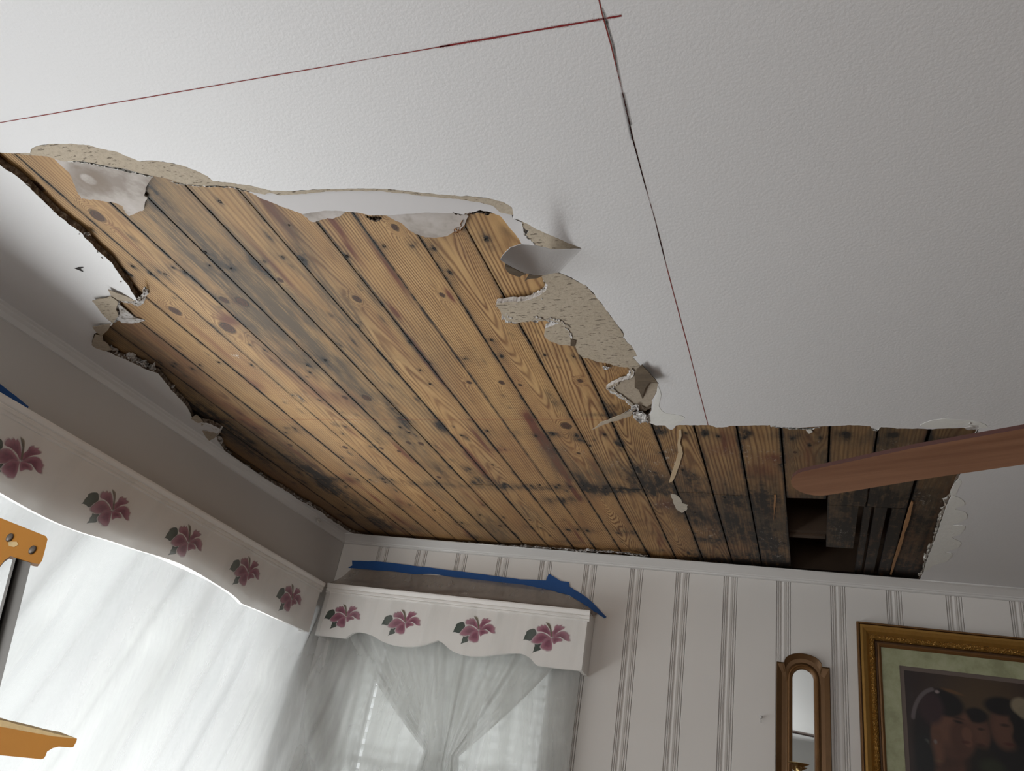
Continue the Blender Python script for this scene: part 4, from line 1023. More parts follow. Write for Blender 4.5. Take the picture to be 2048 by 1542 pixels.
tag(sheet('sheer_curtain', side_curtain(sB0+.02, sB0+.35, 3, .04), 60, 20, M['sheerb'], dens=sdn), 'grey sheer curtain side panel left of the end wall window, by the corner', 'curtain', 'sheer curtains at the windows')
tag(sheet('sheer_curtain', side_curtain(sB0+.375, sB1-.03, 8, .0), 120, 20, M['sheerb'], dens=lambda u, t: .86+.12*float(vnoise(u*50, t, 6))), 'wide grey sheer curtain behind the gathered one in the end wall window', 'curtain', 'sheer curtains at the windows')
def back_film(u, t):
    s = -.02+(sB1+.03)*u; z = (ZBt-.02)*(1-t)+.10*t; drop = (ZBt-.02)-z
    free = min(1, max(0, (drop-.26)/.2)); sc_ = sB(PB(885, 1542, .2))
    dx = s-sc_
    s2 = sc_+dx*(1-.10*free*math.exp(-(dx/.5)**2)*min(1, drop))
    ridge = abs(math.sin(dx*9/(.4+.9*abs(1.2-drop))+.8*float(vnoise(s*3, drop, 3))))**3
    d = FB+.006+free*(.010+.026*ridge*(.4+.6*min(1, drop))+.02*float(vnoise(s*9-.6*drop*np.sign(dx), drop*1.2, 23)))+.0035*float(vnoise(s*12, drop*9, 5))
    return WB(s2, d, z)
def bdens(u, t):
    drop = t*2.15; fr = min(1, max(0, (drop-.24)/.2)); v = u*2.0-t*.5*(1 if u > .5 else -1)
    return .08+.16*max(0, float(vnoise(u*34+t*3, drop*2, 12)))*(1-fr)+fr*max(.04, .26+.22*float(vnoise(v*11, t*1.2, 2))+.16*float(vnoise(v*31, t, 3)))
tag(sheet('plastic_sheet', back_film, 300, 70, M['film'], dens=bdens), 'clear crinkled plastic dust sheet over the end wall window and its valance', 'dust sheet', 'plastic dust sheets over the windows')
# film from tape down to the valance top front
tl = [(705, 1134), (780, 1142), (870, 1150), (960, 1160), (1050, 1170), (1110, 1180), (1150, 1196), (1180, 1213), (1196, 1228)]
def film_top(u, t):
    k = u*(len(tl)-1); i = min(int(k), len(tl)-2); q = [tl[i][c]+(tl[i+1][c]-tl[i][c])*(k-i) for c in (0, 1)]
    a = PB(q[0], q[1], .014)
    if u < .06: a = a + 0*a
    b = WB(sB0+(sB1-sB0)*u, FB+.004, ZBt+.004)
    p = a*(1-t)+b*t; p = p+np.array([0, 0, -.02*math.sin(t*math.pi)+.006*float(vnoise(u*14, t*3, 2))]); return p
tag(sheet('plastic_sheet', film_top, 60, 12, M['film2'], dens=lambda u, t: .55), 'plastic film with brownish shade put into its colour, stretched from the long blue tape down to the small valance', 'dust sheet', 'plastic dust sheets over the windows')

# ------------------------------------------------------------------ valances
def prism(poly, f, d0, d1, mat, name, parent, rev=False):
    """poly [(s, z)] front face at depth d1, back at d0"""
    _, t3 = tess([poly]); n = len(poly)
    V = [f(s, d0, z) for s, z in poly]+[f(s, d1, z) for s, z in poly]
    Fc = [tuple(t) for t in t3]+[tuple(i+n for i in t) for t in t3]+[(i, (i+1) % n, (i+1) % n+n, i+n) for i in range(n)]
    return fixn(mk(name, V, Fc, mat, parent))
# back valance
vb = empty('window_valance', WB((sB0+sB1)/2, .07, ZBt-.29), 'short white scalloped wooden valance with four painted flowers on the end wall', 'valance', 'painted wooden valances over the windows')
bpx = tr(600, 1080, 3.15, [(105, 600), (285, 620), (330, 588), (380, 580), (450, 600), (520, 640), (600, 665), (700, 672), (780, 660), (830, 645), (868, 632), (900, 650), (960, 700), (1050, 728), (1150, 732), (1250, 720), (1350, 713), (1400, 718), (1450, 745), (1480, 780), (1495, 790), (1600, 805), (1822, 830)])
def toB(px, py, d): p = PB(px, py, d); return (sB(p), float(p[2]))
def scallop(pts, cusps):
    segs = []; last = 0
    for c in cusps+[len(pts)-1]:
        seg = smoothline(pts[last:c+1], 4) if c-last > 1 else [pts[last], pts[c]]
        segs += seg if not segs else seg[1:]; last = c
    return segs
bot = [toB(x, y, FB) for x, y in scallop(bpx, [1, 10, 20])]
bot[0] = (sB0, bot[0][1]); bot[-1] = (sB1, bot[-1][1])
fB = lambda s, d, z: WB(s, d, z)
prism(bot+[(sB1, ZBt-.002), (sB0, ZBt-.002)], fB, FB-.018, FB, M['valance'], 'board', vb)
fixn(mk('end_board', *box8((sB1-.018, .0115, bot[-1][1]), (sB1, FB-.0185, ZBt-.0125), lambda s, d, z: WB(s, d, z)), M['valance'], vb))
fixn(mk('end_board', *box8((sB0, .0115, bot[0][1]), (sB0+.018, FB-.0185, ZBt-.0125), lambda s, d, z: WB(s, d, z)), M['valance'], vb))
fixn(mk('top_board', *box8((sB0, .0115, ZBt-.012), (sB1, FB-.0185, ZBt), lambda s, d, z: WB(s, d, z)), M['valance'], vb))
def molding(f, s0, s1, zt, d0, parent):
    pr = [(0, -.050), (.004, -.048), (.005, -.042), (.003, -.038), (.007, -.035), (.008, -.026), (.005, -.022), (.010, -.018), (.014, -.006), (.014, .001), (0, .001)]
    m = len(pr); V = [f(s, d0+.0003+d, zt+z) for s in (s0, s1) for d, z in pr]
    Fc = [(k, (k+1) % m, (k+1) % m+m, k+m) for k in range(m)]+[tuple(range(m)), tuple(range(m, 2*m))]
    fixn(mk('top_molding', V, Fc, M['valance'], parent))
molding(fB, sB0-.002, sB1+.010, ZBt, FB, vb)
# left valance
vl = empty('window_valance', VLp(1.4, 0, ZLt-.3), 'long white wooden valance with painted flowers over the left window', 'valance', 'painted wooden valances over the windows')
lpx = tr(0, 750, 2.804, [(-330, 470), (-150, 570), (0, 660), (150, 745), (300, 820), (450, 880), (600, 925), (750, 975), (900, 1020), (1000, 1055), (1100, 1105), (1200, 1165), (1280, 1215), (1330, 1255), (1354, 1282), (1450, 1320), (1550, 1365), (1690, 1425)])
def toL(px, py, d=0.0):
    p = Pp(px, py, VL0+nL*d, nL); return (float(np.dot(p-VL0, dL)), float(p[2]))
lb = [toL(x, y) for x, y in scallop(lpx, [14])][::-1]
lb[0] = (0, lb[0][1])
zfar = lb[-1][1]; lb.append((3.2, zfar))
fL = lambda s, d, z: VLp(s, d, z)
prism(lb+[(3.2, ZLt-.002), (0, ZLt-.002)], fL, -.018, 0, M['valance'], 'board', vl)
molding(fL, -.010, 3.2, ZLt, 0, vl)
q0 = VLp(0, -.02, 0)
def lend(s, z0): 
    p = VLp(s, -.0185, 0); return [(XL+.002, p[1], z) for z in (z0, ZLt)]
V = []
pa, pb = VLp(0, -.0185, 0), VLp(3.2, -.0185, 0)
tp = [(XL+.002, pa[1]), (pa[0], pa[1]), (pb[0], pb[1]), (XL+.002, pb[1])]
V = [(x, y, z) for z in (ZLt-.012, ZLt) for x, y in tp]
fixn(mk('top_board', V, [(0, 1, 2, 3), (4, 5, 6, 7), (0, 1, 5, 4), (1, 2, 6, 5), (2, 3, 7, 6), (3, 0, 4, 7)], M['valance'], vl))
V = [(x, y, z) for z in (lb[0][1], ZLt-.0125) for x, y in ((XL+.002, pa[1]), (pa[0], pa[1]), (pa[0], pa[1]-.018), (XL+.002, pa[1]-.018))]
fixn(mk('end_board', V, [(0, 1, 2, 3), (4, 5, 6, 7), (0, 1, 5, 4), (1, 2, 6, 5), (2, 3, 7, 6), (3, 0, 4, 7)], M['valance'], vl))

# painted flowers (flat stencil paint on the boards)
tz = lambda pts: tr(150, 960, 8.116, pts)
cf = (150+600/8.116, 960+490/8.116)
PET = [[(590, 480), (560, 400), (480, 320), (410, 290), (400, 240), (430, 190), (465, 175), (480, 195), (520, 168), (545, 200), (570, 180), (600, 240), (610, 300), (620, 400), (610, 480)],
       [(610, 480), (630, 400), (690, 340), (720, 280), (775, 260), (785, 285), (845, 290), (830, 315), (875, 350), (845, 385), (760, 405), (700, 440), (640, 480)],
       [(610, 500), (690, 440), (800, 415), (870, 455), (890, 520), (905, 530), (880, 600), (878, 655), (845, 660), (800, 620), (780, 560), (720, 510), (650, 500)],
       [(600, 500), (585, 560), (570, 640), (550, 705), (515, 755), (440, 748), (420, 725), (370, 680), (357, 620), (395, 560), (470, 495), (540, 480)],
       [(590, 490), (540, 495), (470, 505), (410, 545), (330, 550), (245, 505), (235, 450), (290, 395), (350, 350), (420, 325), (490, 345), (550, 420)],
       [(600, 505), (660, 505), (720, 530), (760, 590), (740, 625), (690, 615), (650, 622), (600, 645), (588, 600)]]
LEAF = [[(95, 392), (130, 360), (165, 300), (205, 265), (212, 232), (265, 205), (330, 200), (375, 220), (385, 300), (365, 345), (300, 385), (255, 430), (212, 440), (180, 410), (130, 385)],
        [(185, 705), (230, 650), (240, 610), (270, 580), (280, 540), (330, 558), (392, 556), (350, 620), (355, 665), (330, 690), (240, 695)]]
STAM = [[(604, 500), (612, 400), (628, 280), (612, 200), (598, 150), (625, 165), (652, 195), (656, 260), (642, 380), (622, 480)]]
def flat2(fn, pts, c):  # to local (s, z) about flower centre
    c0 = fn(*c); return [(fn(*q)[0]-c0[0], fn(*q)[1]-c0[1]) for q in pts]
tmplL = {k: [flat2(toL, tz(p), cf) for p in v] for k, v in (('p', PET), ('l', LEAF), ('s', STAM))}
def flower(f, s0, z0, d, scl, parent, sx, seed, fade=1.0):
    V = []; Fc = []; C = []; A = []
    def blob(poly, cc, ce, edge_soft, lift, ctr=None):
        poly = smoothline(poly+[poly[0]], 3)[:-1]
        P = np.array(poly); c = P.mean(0) if ctr is None else np.array(ctr)
        rings = [0.0, .35, .62, .80, .93, 1.06] if edge_soft else [0.0, .35, .62, .80, .93, 1.0]; n = len(P); base = len(V)
        V.append((c[0], c[1], lift)); C.append((*cc, 1)); A.append(1.0)
        for r in rings[1:]:
            rg_ = np.random.default_rng(int(r*100)+seed)
            for k in range(n):
                q = c+(P[k]-c)*r; V.append((q[0], q[1], lift))
                m = np.clip((r-.25)/.7, 0, 1)**1.4
                st_ = .85+.3*float(vnoise(k*.9, seed, seed))
                C.append((*(np.array(cc)*(1-m)*st_+np.array(ce)*m), 1)); A.append(1.0 if r < .7 or not edge_soft else (.85 if r < .9 else (.5 if r < .99 else 0.0)))
        for k in range(n): Fc.append((base, base+1+k, base+1+(k+1) % n))
        for j in range(len(rings)-2):
            for k in range(n):
                a = base+1+j*n+k; b = base+1+j*n+(k+1) % n; Fc.append((a, b, b+n, a+n))
    for j, p in enumerate(tmplL['l']): blob(p, (.030, .060, .040), (.012, .028, .018), False, .0004)
    for j, p in enumerate(tmplL['p']):
        c = np.mean(p, 0)*.72
        blob(p, (.20, .026, .075), (.46, .17, .25), True, .0006+j*.00012, c)
    for p in tmplL['s']: blob(p, (.10, .07, .045), (.22, .17, .10), True, .0016)
    VV = [f(s0+sx*v[0]*scl, d+v[2], z0+v[1]*scl) for v in V]
    o = mk('painted_flower', VV, Fc, M['petal'], parent)
    ca = o.data.attributes.new('col', 'FLOAT_COLOR', 'POINT'); ca.data.foreach_set('color', np.array(C, np.float32).ravel())
    al = o.data.attributes.new('alp', 'FLOAT', 'POINT'); al.data.foreach_set('value', np.array(A, np.float32)*fade)
    return o
for k, (x, y, s_) in enumerate([(40, 921, 1.0), (223.9, 1020.4, 1.0), (376, 1085, 1.0), (496, 1145, 1.0), (583, 1198, 1.0)]):
    s, z = toL(x, y); flower(fL, s, z, .0002, s_, vl, 1, k+1)
for k, (x, y, s_) in enumerate([(692, 1233, .92), (810, 1245, .95), (957, 1260, .98), (1103, 1275, 1.02)]):
    s, z = toB(x, y, FB); flower(fB, s, z, FB+.0002, s_, vb, -1, k+11)

# ------------------------------------------------------------------ blue tape
def tapeB(pts, f, label, seed):
    P = [f(x, y) for x, y in jag(pts, .5, 8, seed, True)]
    flat = [(float(np.dot(p, UB)) if abs(p[0]-XL) > .02 else float(p[1]), float(p[2])) for p in P]
    _, t3 = tess([flat]); n = len(P); nn = NB if abs(P[0][0]-XL) > .02 else np.array([1., 0, 0])
    V = list(P)+[p+nn*.0012 for p in P]
    Fc = [tuple(t) for t in t3]+[tuple(i+n for i in t) for t in t3]+[(i, (i+1) % n, (i+1) % n+n, i+n) for i in range(n)]
    return tag(fixn(mk('painters_tape', V, Fc, M['tape'])), label, 'tape', 'blue masking tape strips holding the plastic')
tapeB(tr(600, 1080, 3.15, [(303, 175), (330, 160), (328, 130), (480, 135), (660, 155), (900, 185), (1100, 210), (1390, 248), (1550, 255), (1555, 240), (1568, 212), (1640, 258), (1695, 265), (1700, 295), (1790, 350), (1850, 400), (1932, 485), (1918, 493), (1850, 450), (1780, 400), (1700, 350), (1600, 325), (1400, 305), (1100, 262), (850, 215), (700, 215), (640, 205), (560, 195), (420, 190)]), lambda x, y: PB(x, y, .0155), 'long blue masking tape strip across the panelling above the small valance', 5)
tapeB([(-40, 735), (0, 768), (30, 791), (57, 813), (52, 824), (36, 817), (18, 809), (0, 794), (-40, 765)], lambda x, y: Pp(x, y, (XL+.002, 0, 0), (1, 0, 0)), 'short blue masking tape end on the left wall above the long valance', 6)

# ------------------------------------------------------------------ picture frame
def Bpt(px, py, d=.011): p = PB(px, py, d); return sB(p), float(p[2])
ps, pzt = Bpt(1713, 1242, .04); PW, PH = 1.05, .86
tilt = math.radians(-.15)
def fP(u, d, v): # u right, v down from top-left corner
    return WB(ps+u*math.cos(tilt)+v*math.sin(tilt)*0, .0115+d, pzt-v+u*math.sin(tilt))
pf = empty('framed_picture', fP(PW/2, 0, PH), 'large ornate gold frame with green marbled mat around a dark portrait print', 'picture')
def ring4(bands, name, mat, nsub=1, rnd=0.0, seed=1):
    """bands: [(inset, depth)...] mitred rectangular moulding"""
    V = []; Fc = []; rg = np.random.default_rng(seed)
    segs = []
    for side in range(4):
        n = max(1, int(([PW, PH][side % 2])/nsub)) if nsub != 1 else 1
        for i in range(n): segs.append((side, i/n))
    m = len(segs)
    for ins, d in bands:
        c = [(ins, ins), (PW-ins, ins), (PW-ins, PH-ins), (ins, PH-ins)]
        for side, t in segs:
            a = c[side]; b = c[(side+1) % 4]
            dd = d+(rg.uniform(-rnd, rnd) if rnd else 0)
            V.append(fP(a[0]+(b[0]-a[0])*t, dd, a[1]+(b[1]-a[1])*t))
    for j in range(len(bands)-1):
        for k in range(m):
            Fc.append((j*m+k, j*m+(k+1) % m, (j+1)*m+(k+1) % m, (j+1)*m+k))
    return mk(name, V, Fc, mat, pf)
BS = .76
ring4([(0*BS, 0), (0*BS, .030), (.004*BS, .034), (.010*BS, .034), (.012*BS, .028)], 'outer_molding', M['gold_brown'])
ring4([(.012*BS, .028), (.0135*BS, .022), (.0155*BS, .022)], 'dark_groove', M['gold_dark'])
ring4([(.0155*BS, .022), (.018*BS, .038), (.030*BS, .038), (.050*BS, .030), (.062*BS, .020), (.066*BS, .018)], 'wide_molding', M['gold'])
ring4([(.066*BS, .018), (.070*BS, .022), (.0735*BS, .025), (.077*BS, .0265), (.0805*BS, .027), (.084*BS, .026), (.088*BS, .024), (.092*BS, .020), (.096*BS, .014)], 'carved_band', M['gold'], .0045, .0032, 3)
ring4([(.096*BS, .014), (.100*BS, .006), (.108*BS, .006)], 'dark_groove', M['gold_dark'])
ring4([(.108*BS, .006), (.110*BS, .015), (.118*BS, .016), (.128*BS, .010), (.130*BS, .006)], 'inner_molding', M['gold_brown'])
ring4([(.129*BS, .005), (.222*BS, .005)], 'green_mat', M['mat'])
ring4([(.222*BS, .0045), (.222*BS, .003), (.245*BS, .003)], 'inner_mat', M['purple'])
# the print: soft figures built as a painted sheet
NX, NY = 420, 300
u0, u1, v0, v1 = .186, PW-.186, .186, PH-.186
UU, VV_ = np.meshgrid(np.linspace(u0, u1, NX+1), np.linspace(v0, v1, NY+1))
# px -> frame coords helper for painting the figures where they are seen
def fc(px, py): s, z = Bpt(px, py, .0145); return (s-ps, pzt-z)
img = np.zeros(UU.shape+(3,)); img[:] = (.022, .017, .020)
def ell(cx, cy, rx, ry, colr, rot=0, soft=.15, a=1.0):
    soft = soft*.75
    global img
    c = fc(cx, cy); sxx = .00215
    dx = (UU-c[0])/(rx*sxx); dy = (VV_-c[1])/(ry*sxx)
    r = np.radians(rot); ex = dx*np.cos(r)*1+dy*np.sin(r)*(ry/rx); ey = dy*np.cos(r)-dx*np.sin(r)*(rx/ry)
    d = np.sqrt(ex**2+ey**2); m = np.clip((1+soft-d)/(2*soft), 0, 1)*a
    img = img*(1-m[..., None])+np.array(colr)*m[..., None]
def half(cx, cy, rx, ry, colr, **k): ell(cx, cy, rx, ry, colr, **k)
img += (vnoise(UU*9, VV_*9, 3)*.006)[..., None]+np.array([.016, .008, .004])*np.clip(.5+vnoise(UU*4, VV_*4, 8), 0, 1)[..., None]
ell(1980, 1400, 90, 60, (.060, .036, .020), soft=.8, a=.8)
ell(1960, 1420, 50, 70, (.085, .055, .030), soft=.8, a=.6)
SK = (.130, .060, .040); SKd = (.070, .034, .025); HR = (.008, .007, .008)
# right figure
ell(2015, 1500, 55, 60, (.012, .011, .012), soft=.3)
ell(2012, 1455, 27, 40, SKd, soft=.2); ell(2005, 1458, 18, 30, SK, soft=.5, a=.6); ell(2003, 1412, 30, 17, HR, soft=.25); ell(2036, 1450, 14, 45, HR, soft=.3)
ell(2042, 1412, 17, 16, (.22, .18, .12), soft=.25); ell(2052, 1425, 14, 12, (.20, .165, .11), soft=.3)
ell(2022, 1455, 4, 11, (.11, .055, .036), soft=.6, a=.7); ell(2010, 1450, 8, 3, HR, soft=.6, a=.7); ell(2019, 1488, 9, 3, (.06, .018, .016), soft=.6, a=.8)
# middle figure
ell(1958, 1462, 20, 36, SKd, soft=.2); ell(1960, 1468, 13, 24, SK, soft=.6, a=.6); ell(1952, 1430, 20, 14, HR, soft=.25); ell(1962, 1458, 6, 2.5, HR, soft=.6, a=.7); ell(1968, 1470, 3, 8, (.10, .05, .033), soft=.6, a=.7); ell(1962, 1490, 7, 3, (.055, .018, .016), soft=.6, a=.7)
ell(1960, 1530, 32, 34, (.016, .014, .012), soft=.3); ell(1985, 1535, 20, 14, (.028, .032, .020), soft=.5)
# left figure in profile
ell(1898, 1550, 28, 60, SK, soft=.2); ell(1880, 1475, 48, 58, HR, soft=.2, a=.9); ell(1858, 1450, 22, 52, (.014, .010, .012), soft=.3)
ell(1905, 1462, 36, 50, SK, soft=.16); ell(1925, 1475, 22, 34, (.078, .036, .026), soft=.3); ell(1934, 1468, 9, 13, SK, soft=.3); ell(1937, 1484, 7, 9, SK, soft=.3)
ell(1900, 1520, 30, 30, SKd, soft=.4, a=.8); ell(1873, 1475, 10, 20, (.11, .050, .032), soft=.4); ell(1870, 1505, 16, 20, SK, soft=.4)
ell(1888, 1405, 36, 24, HR, rot=18, soft=.2); ell(1862, 1415, 22, 30, (.035, .018, .022), soft=.3)
ell(1916, 1443, 8, 2.6, HR, rot=10, soft=.6, a=.8); ell(1932, 1484, 7, 3, (.06, .018, .016), soft=.6, a=.8); ell(1916, 1436, 10, 2, HR, rot=8, soft=.6, a=.6)
for t in np.linspace(0, 1, 26):
    ang = math.radians(185+80*t); ell(1868+40*math.cos(ang)*1.05-0, 1440+62*math.sin(ang), 3.6, 3.6, (.115, .095, .10), soft=.4, a=.8)
ell(1874, 1383, 4, 3, (.25, .2, .2), soft=.5); ell(1853, 1483, 4, 5, (.3, .3, .27), soft=.5); ell(1871, 1483, 3, 4, (.16, .13, .12), soft=.5); ell(1875, 1521, 8, 2, (.14, .09, .05), soft=.6, a=.7)
ell(1905, 1383, 18, 3, (.14, .07, .03), rot=12, soft=.5, a=.7)
ell(1850, 1520, 18, 50, (.012, .013, .015), soft=.4)
img = np.clip(img, .002, 1)
V = [fP(a, .0025, b) for a, b in zip(UU.ravel(), VV_.ravel())]
idx = np.arange(NY*(NX+1)).reshape(NY, NX+1)[:, :NX].ravel()
Fc = np.stack([idx, idx+1, idx+NX+2, idx+NX+1], 1).tolist()
pr_ = mk('portrait_print', V, Fc, M['print'], pf); pr_['label'] = 'dark painted print of three figures, one in profile'
ca = pr_.data.attributes.new('col', 'FLOAT_COLOR', 'POINT'); ca.data.foreach_set('color', np.concatenate([img.reshape(-1, 3), np.ones((img.shape[0]*img.shape[1], 1))], 1).astype(np.float32).ravel())

# ------------------------------------------------------------------ arched mirror
mr = None
def Mpt(px, py): p = PB(px, py, .035); return sB(p), float(p[2])
oL = Mpt(1553.5, 1320); oR = Mpt(1659.7, 1339); oT = Mpt(1604, 1307); iL = Mpt(1584, 1353); iR = Mpt(1626, 1356.5); iT = Mpt(1603.6, 1338)
mc = (oL[0]+oR[0])/2; hw = (oR[0]-oL[0])/2; ic = (iL[0]+iR[0])/2; ihw = (iR[0]-iL[0])/2
zsh = (oL[1]+oR[1])/2; zt = oT[1]; zi = iT[1]; MB = 1.02
mr = empty('wall_mirror', WB(mc, .011, MB), 'narrow arched bronze framed wall mirror left of the big gold picture', 'mirror')
def loopO():
    pts = [(-hw, MB), (-hw, (MB+zsh)/2), (-hw, zsh-.05), (-hw, zsh), (-hw+.02, zsh), (-hw+.032, zsh)]
    a = hw-.032; h = zt-zsh
    for k in range(21):
        th = math.pi*(1-k/20); pts.append((a*math.cos(th), zsh+h*math.sin(th)**.9 if math.sin(th) > 0 else zsh))
    pts += [(hw-.032, zsh), (hw-.02, zsh), (hw, zsh), (hw, zsh-.05), (hw, (MB+zsh)/2), (hw, MB)]
    return pts
def loopI(off=0.0):
    r = ihw+off; zc = zi-ihw; b = MB+.09-off
    pts = [(-r, b), (-r, (b+zc)/2), (-r, zc-.06), (-r, zc-.03), (-r, zc-.02), (-r, zc-.01)]
    for k in range(21):
        th = math.pi*(1-k/20); pts.append((r*math.cos(th), zc+r*math.sin(th)))
    pts += [(r, zc-.01), (r, zc-.02), (r, zc-.03), (r, zc-.06), (r, (b+zc)/2), (r, b)]
    return pts
O = np.array(loopO()); I = np.array(loopI()); 
def mband(rows, mat, name):
    V = []; n = len(O)
    for P, d in rows: V += [WB(mc+p[0], .0115+d, p[1]) for p in P]
    Fc = []
    for j in range(len(rows)-1):
        for k in range(n): Fc.append((j*n+k, j*n+(k+1) % n, (j+1)*n+(k+1) % n, (j+1)*n+k))
    return mk(name, V, Fc, mat, mr, smooth=False)
Ii = np.array(loopI(.022)); I2 = np.array(loopI(.010))
def lp(t): return O*(1-t)+Ii*t
mband([(O, 0), (O, .028), (lp(.06), .031), (lp(.15), .029), (lp(.5), .022), (lp(.85), .021), (lp(1), .023)], M['bronze'], 'frame')
mband([(lp(1), .023), (np.array(loopI(.019)), .030), (np.array(loopI(.014)), .031), (I2, .026), (np.array(loopI(.006)), .024), (np.array(loopI(.003)), .022), (I, .008)], M['gold_brown'], 'inner_molding')
n = len(I); V = [WB(mc+p[0], .0115+.009, p[1]) for p in loopI(.002)]
mk('mirror_glass', V, [tuple(range(n))], M['mirror'], mr)
cc = PB(1597, 1528, .11)
V, Fc = lathe([(.004, -.16), (.006, -.12), (.005, -.10), (.012, -.085), (.013, -.03), (.012, -.018), (.020, -.010), (.040, .001), (.043, .003), (.030, .001), (.014, -.004), (.001, -.004)], cc, 28)
fixn(mk('candle_cup', V, Fc, M['brass'], mr, smooth=True))
V, Fc = tube([cc+np.array([0, 0, -.15]), cc+np.array([0, -.0, -.19]), cc+np.array([0, .03, -.22])-NB*0, WB(sB(cc), .06, cc[2]-.23), WB(sB(cc), .03, cc[2]-.20)], .005, 10)
fixn(mk('candle_arm', V, Fc, M['brass'], mr, smooth=True))

# wall hook and scar on the panel
hk = PB(1522, 1435, .010)
V, Fc = merge([lathe([(.0045, 0), (.0045, .012), (.007, .014), (.007, .017), (.002, .018)], hk, 12, np.array([UB, np.array([0, 0, 1.]), NB]).T), tube([hk+NB*.012, hk+NB*.014+np.array([0, 0, -.012]), hk+NB*.010+np.array([0, 0, -.022])], .0022, 6)])
fixn(tag(mk('wall_hook', V, Fc, M['trim'], smooth=True), 'small white painted hook on a panel left of the arched mirror', 'hook'))

# ------------------------------------------------------------------ ceiling fan
zb = CAMZ+.70
def fz(px, py, z=zb): return Pz(px, py, z)
tipc = fz(1585, 968); far = fz(2048, 894)
ax = (far-tipc); ax[2] = 0; ax /= np.linalg.norm(ax); side = np.array([-ax[1], ax[0], 0])   # side points away from camera
if side[1] < 0: side = -side
HUBD = .70
hub = tipc+ax*HUBD
fan = empty('ceiling_fan', (hub[0], hub[1], zb-.08), 'brown wood ceiling fan with one blade reaching in front of the damaged ceiling', 'fan')
def blade(ang, nm='blade'):
    c, s = math.cos(ang), math.sin(ang)
    a2 = np.array([ax[0]*c-ax[1]*s, ax[0]*s+ax[1]*c, 0]); s2 = np.array([side[0]*c-side[1]*s, side[0]*s+side[1]*c, 0])
    pt = math.radians(-14); h = np.array([0, 0, 1.])
    sd = s2*math.cos(pt)+h*math.sin(pt); nr = np.cross(a2, sd); nr = nr if nr[2] > 0 else -nr
    # outline in (along from tip, across); across negative = near edge
    wt = .046; wr = .050; Ln = HUBD-.14
    out = []
    for k in range(13):
        th = math.pi/2+math.pi*k/12
        out.append((.052+.056*math.cos(th)*1.0, wt*math.sin(th)+.010))
    out2 = [(Ln*.5, -(wt+wr)/2-.001), (Ln, -wr), (Ln, wr), (Ln*.5, (wt+wr)/2+.001)]
    out = out+out2
    base = hub-a2*HUBD
    V = []; n = len(out)
    for z_ in (0, .010):
        for u, v in out: V.append(base+a2*u+sd*v+nr*z_)
    Fc = [tuple(range(n)), tuple(range(n, 2*n))]+[(i, (i+1) % n, (i+1) % n+n, i+n) for i in range(n)]
    o = fixn(mk(nm, V, Fc, [M['fan'], M['fanedge']], fan, matidx=[0, 0]+[1]*n))
    # iron
    V, Fc = tube([hub-a2*.05+np.array([0, 0, .03]), hub-a2*.11+np.array([0, 0, .02]), base+a2*(Ln-.03)+nr*.011], [.010, .008, .012], 8)
    fixn(mk('blade_iron', V, Fc, M['chalkw'], o))
for k in range(3): blade(2*math.pi*k/3)
V, Fc = lathe([(.02, -.07), (.055, -.06), (.075, -.03), (.08, -.01), (.095, .0), (.11, .03), (.11, .09), (.09, .12), (.04, .14), (.016, .145)], (hub[0], hub[1], zb), 32)
fixn(mk('motor', V, Fc, M['chalkw'], fan, smooth=True))
V, Fc = lathe([(.014, .14), (.014, Z-zb-.05), (.05, Z-zb-.05), (.07, Z-zb-.0015)], (hub[0], hub[1], zb), 24)
fixn(mk('down_rod', V, Fc, M['chalkw'], fan))

# ------------------------------------------------------------------ step ladder at the left edge
YLd = .78
DV = np.array([-.80, .60, 0.])
def LP(px, py, dy=0.0): return Pp(px, py, (0, YLd+dy, 0), (0, 1, 0))
lad = empty('step_ladder', (LP(-30, 1400)[0]-.2, YLd, 0.0), 'aluminium step ladder with yellow top cap and shelf at the left edge', 'ladder')
def lprism(pts, dy0, dy1, mat, name, parent=lad, amp=0, bev=.003):
    P = pts; V0 = [LP(x, y) for x, y in P]; flat = [(p[0], p[2]) for p in V0]; _, t3 = tess([flat]); n = len(P)
    V = [p+DV*dy0 for p in V0]+[p+DV*dy1 for p in V0]
    Fc = [tuple(t) for t in t3]+[tuple(i+n for i in t) for t in t3]+[(i, (i+1) % n, (i+1) % n+n, i+n) for i in range(n)]
    o = fixn(mk(name, V, Fc, mat, parent)); return o
lt = lambda pts: tr(0, 1000, 2.845, pts)
cap = lprism(lt([(-260, 10), (0, 102), (130, 155), (262, 207), (271, 222), (262, 262), (240, 345), (225, 364), (205, 362), (180, 355), (120, 338), (60, 318), (30, 338), (0, 375), (-60, 420), (-260, 380)]), 0, .03, M['yellow'], 'top_cap')
lprism(lt([(-260, 0), (0, 100), (262, 205), (262, 212), (0, 110), (-260, 20)]), .001, .22, M['yellow'], 'cap_top')
for x, y in ((58, 215), (187, 285)):
    c = LP(*lt([(x, y)])[0]); V, Fc = lathe([(.0062, 0), (.0062, .0015), (.004, .0028), (.001, .003)], c, 16, np.array([[1, 0, 0], [0, 0, 1.], [0, -1., 0]]).T @ np.eye(3))
    fixn(mk('rivet', V, Fc, M['rivet'], cap, smooth=True))
lprism(lt([(45, 236), (95, 238), (105, 255), (80, 268), (50, 262)]), -.0008, .0, M['spatter'], 'paint_spot', cap)
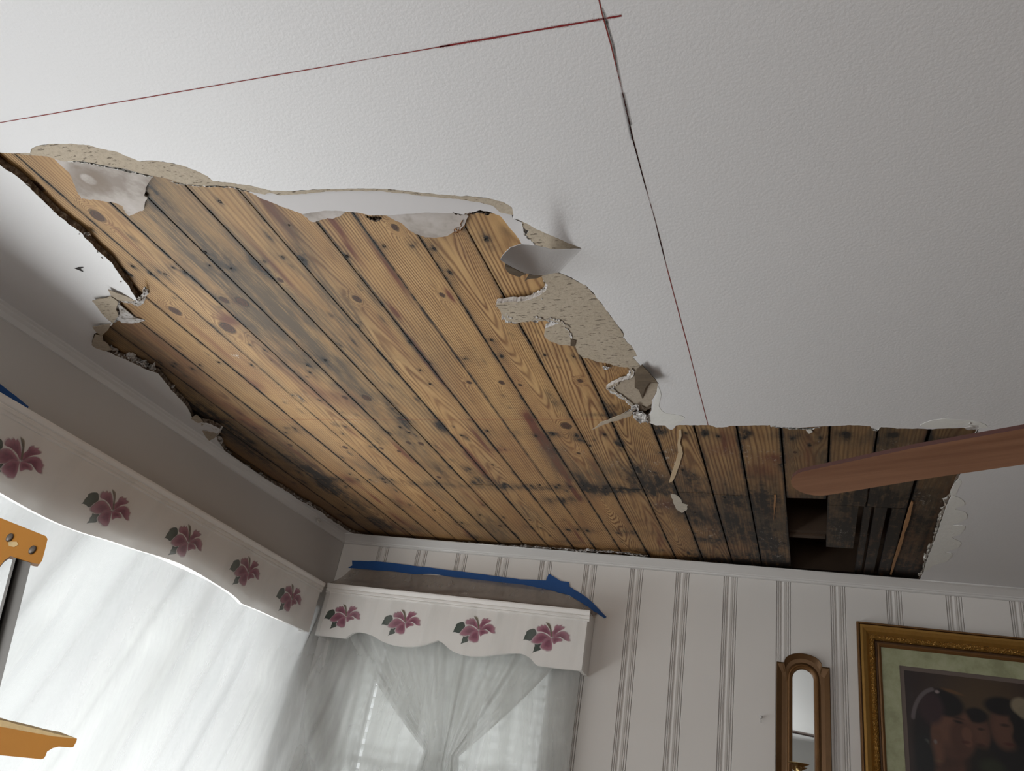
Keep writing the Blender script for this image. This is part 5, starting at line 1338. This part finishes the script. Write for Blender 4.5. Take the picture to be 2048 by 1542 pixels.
# right rail: web facing the room and a bright flange
ra, rb = LP(*lt([(183, 340)])[0]), LP(*lt([(3, 1060)])[0]); rdir = (rb-ra)/np.linalg.norm(rb-ra)
Lr = (ra[2]-0.0)/-rdir[2]
la, lb_ = LP(*lt([(98, 315)])[0]), None
wv = la-ra
def railbox(o0, o1, dy0, dy1, name, mat, parent=lad):
    V = []
    for t in (0, Lr):
        for o in (o0, o1):
            for dy in (dy0, dy1):
                p = ra+np.array([wv[0]*o, 0, 0])+rdir*t; p[2] = max(p[2], 0.0) if t else p[2]; V.append(p+DV*dy)
    Fc = [(0, 1, 3, 2), (4, 6, 7, 5), (0, 4, 5, 1), (2, 3, 7, 6), (0, 2, 6, 4), (1, 5, 7, 3)]
    return fixn(mk(name, V, Fc, mat, parent))
railbox(0, 1.0, .006, .012, 'rail', M['alu'])
railbox(1.0, 1.16, -.004, .014, 'rail_flange', M['alu'])
# far rail of the pair (outside the picture) and steps joining them
wv_off = -.42
def railbox2():
    V = []
    for t in (0, Lr):
        for o in (0, wv[0]):
            for dy in (.006, .03):
                p = ra+np.array([wv_off+o-.0, 0, 0])+rdir*np.array([-.6, 1, 1])*t; p[2] = max(p[2], 0.0); V.append(p+DV*dy)
    return fixn(mk('rail', V, [(0, 1, 3, 2), (4, 6, 7, 5), (0, 4, 5, 1), (2, 3, 7, 6), (0, 2, 6, 4), (1, 5, 7, 3)], M['alu'], lad))
railbox2()
for zz in (.3, .58, .86):
    t = (ra[2]-zz)/-rdir[2]; p = ra+rdir*t; q = ra+np.array([wv_off, 0, 0])+rdir*np.array([-.6, 1, 1])*t
    box('step', (q[0]-.01, YLd+.006, zz), (p[0], YLd+.085, zz+.025), M['alu'], lad)
sh = lprism(lt([(-300, 1180), (0, 1290), (60, 1300), (150, 1318), (300, 1345), (438, 1358), (436, 1372), (418, 1405), (405, 1409), (335, 1404), (300, 1412), (268, 1432), (260, 1455), (250, 1470), (235, 1475), (0, 1452), (-300, 1420)]), 0, .02, M['yellow'], 'shelf')
lprism(lt([(-300, 1145), (0, 1252), (50, 1262), (90, 1275), (150, 1288), (250, 1312), (330, 1334), (425, 1352), (438, 1358), (300, 1346), (150, 1319), (0, 1291), (-300, 1181)]), .001, .16, M['spatter'], 'shelf_top')

for o in bpy.data.objects:
    if '_org' in o: del o['_org']
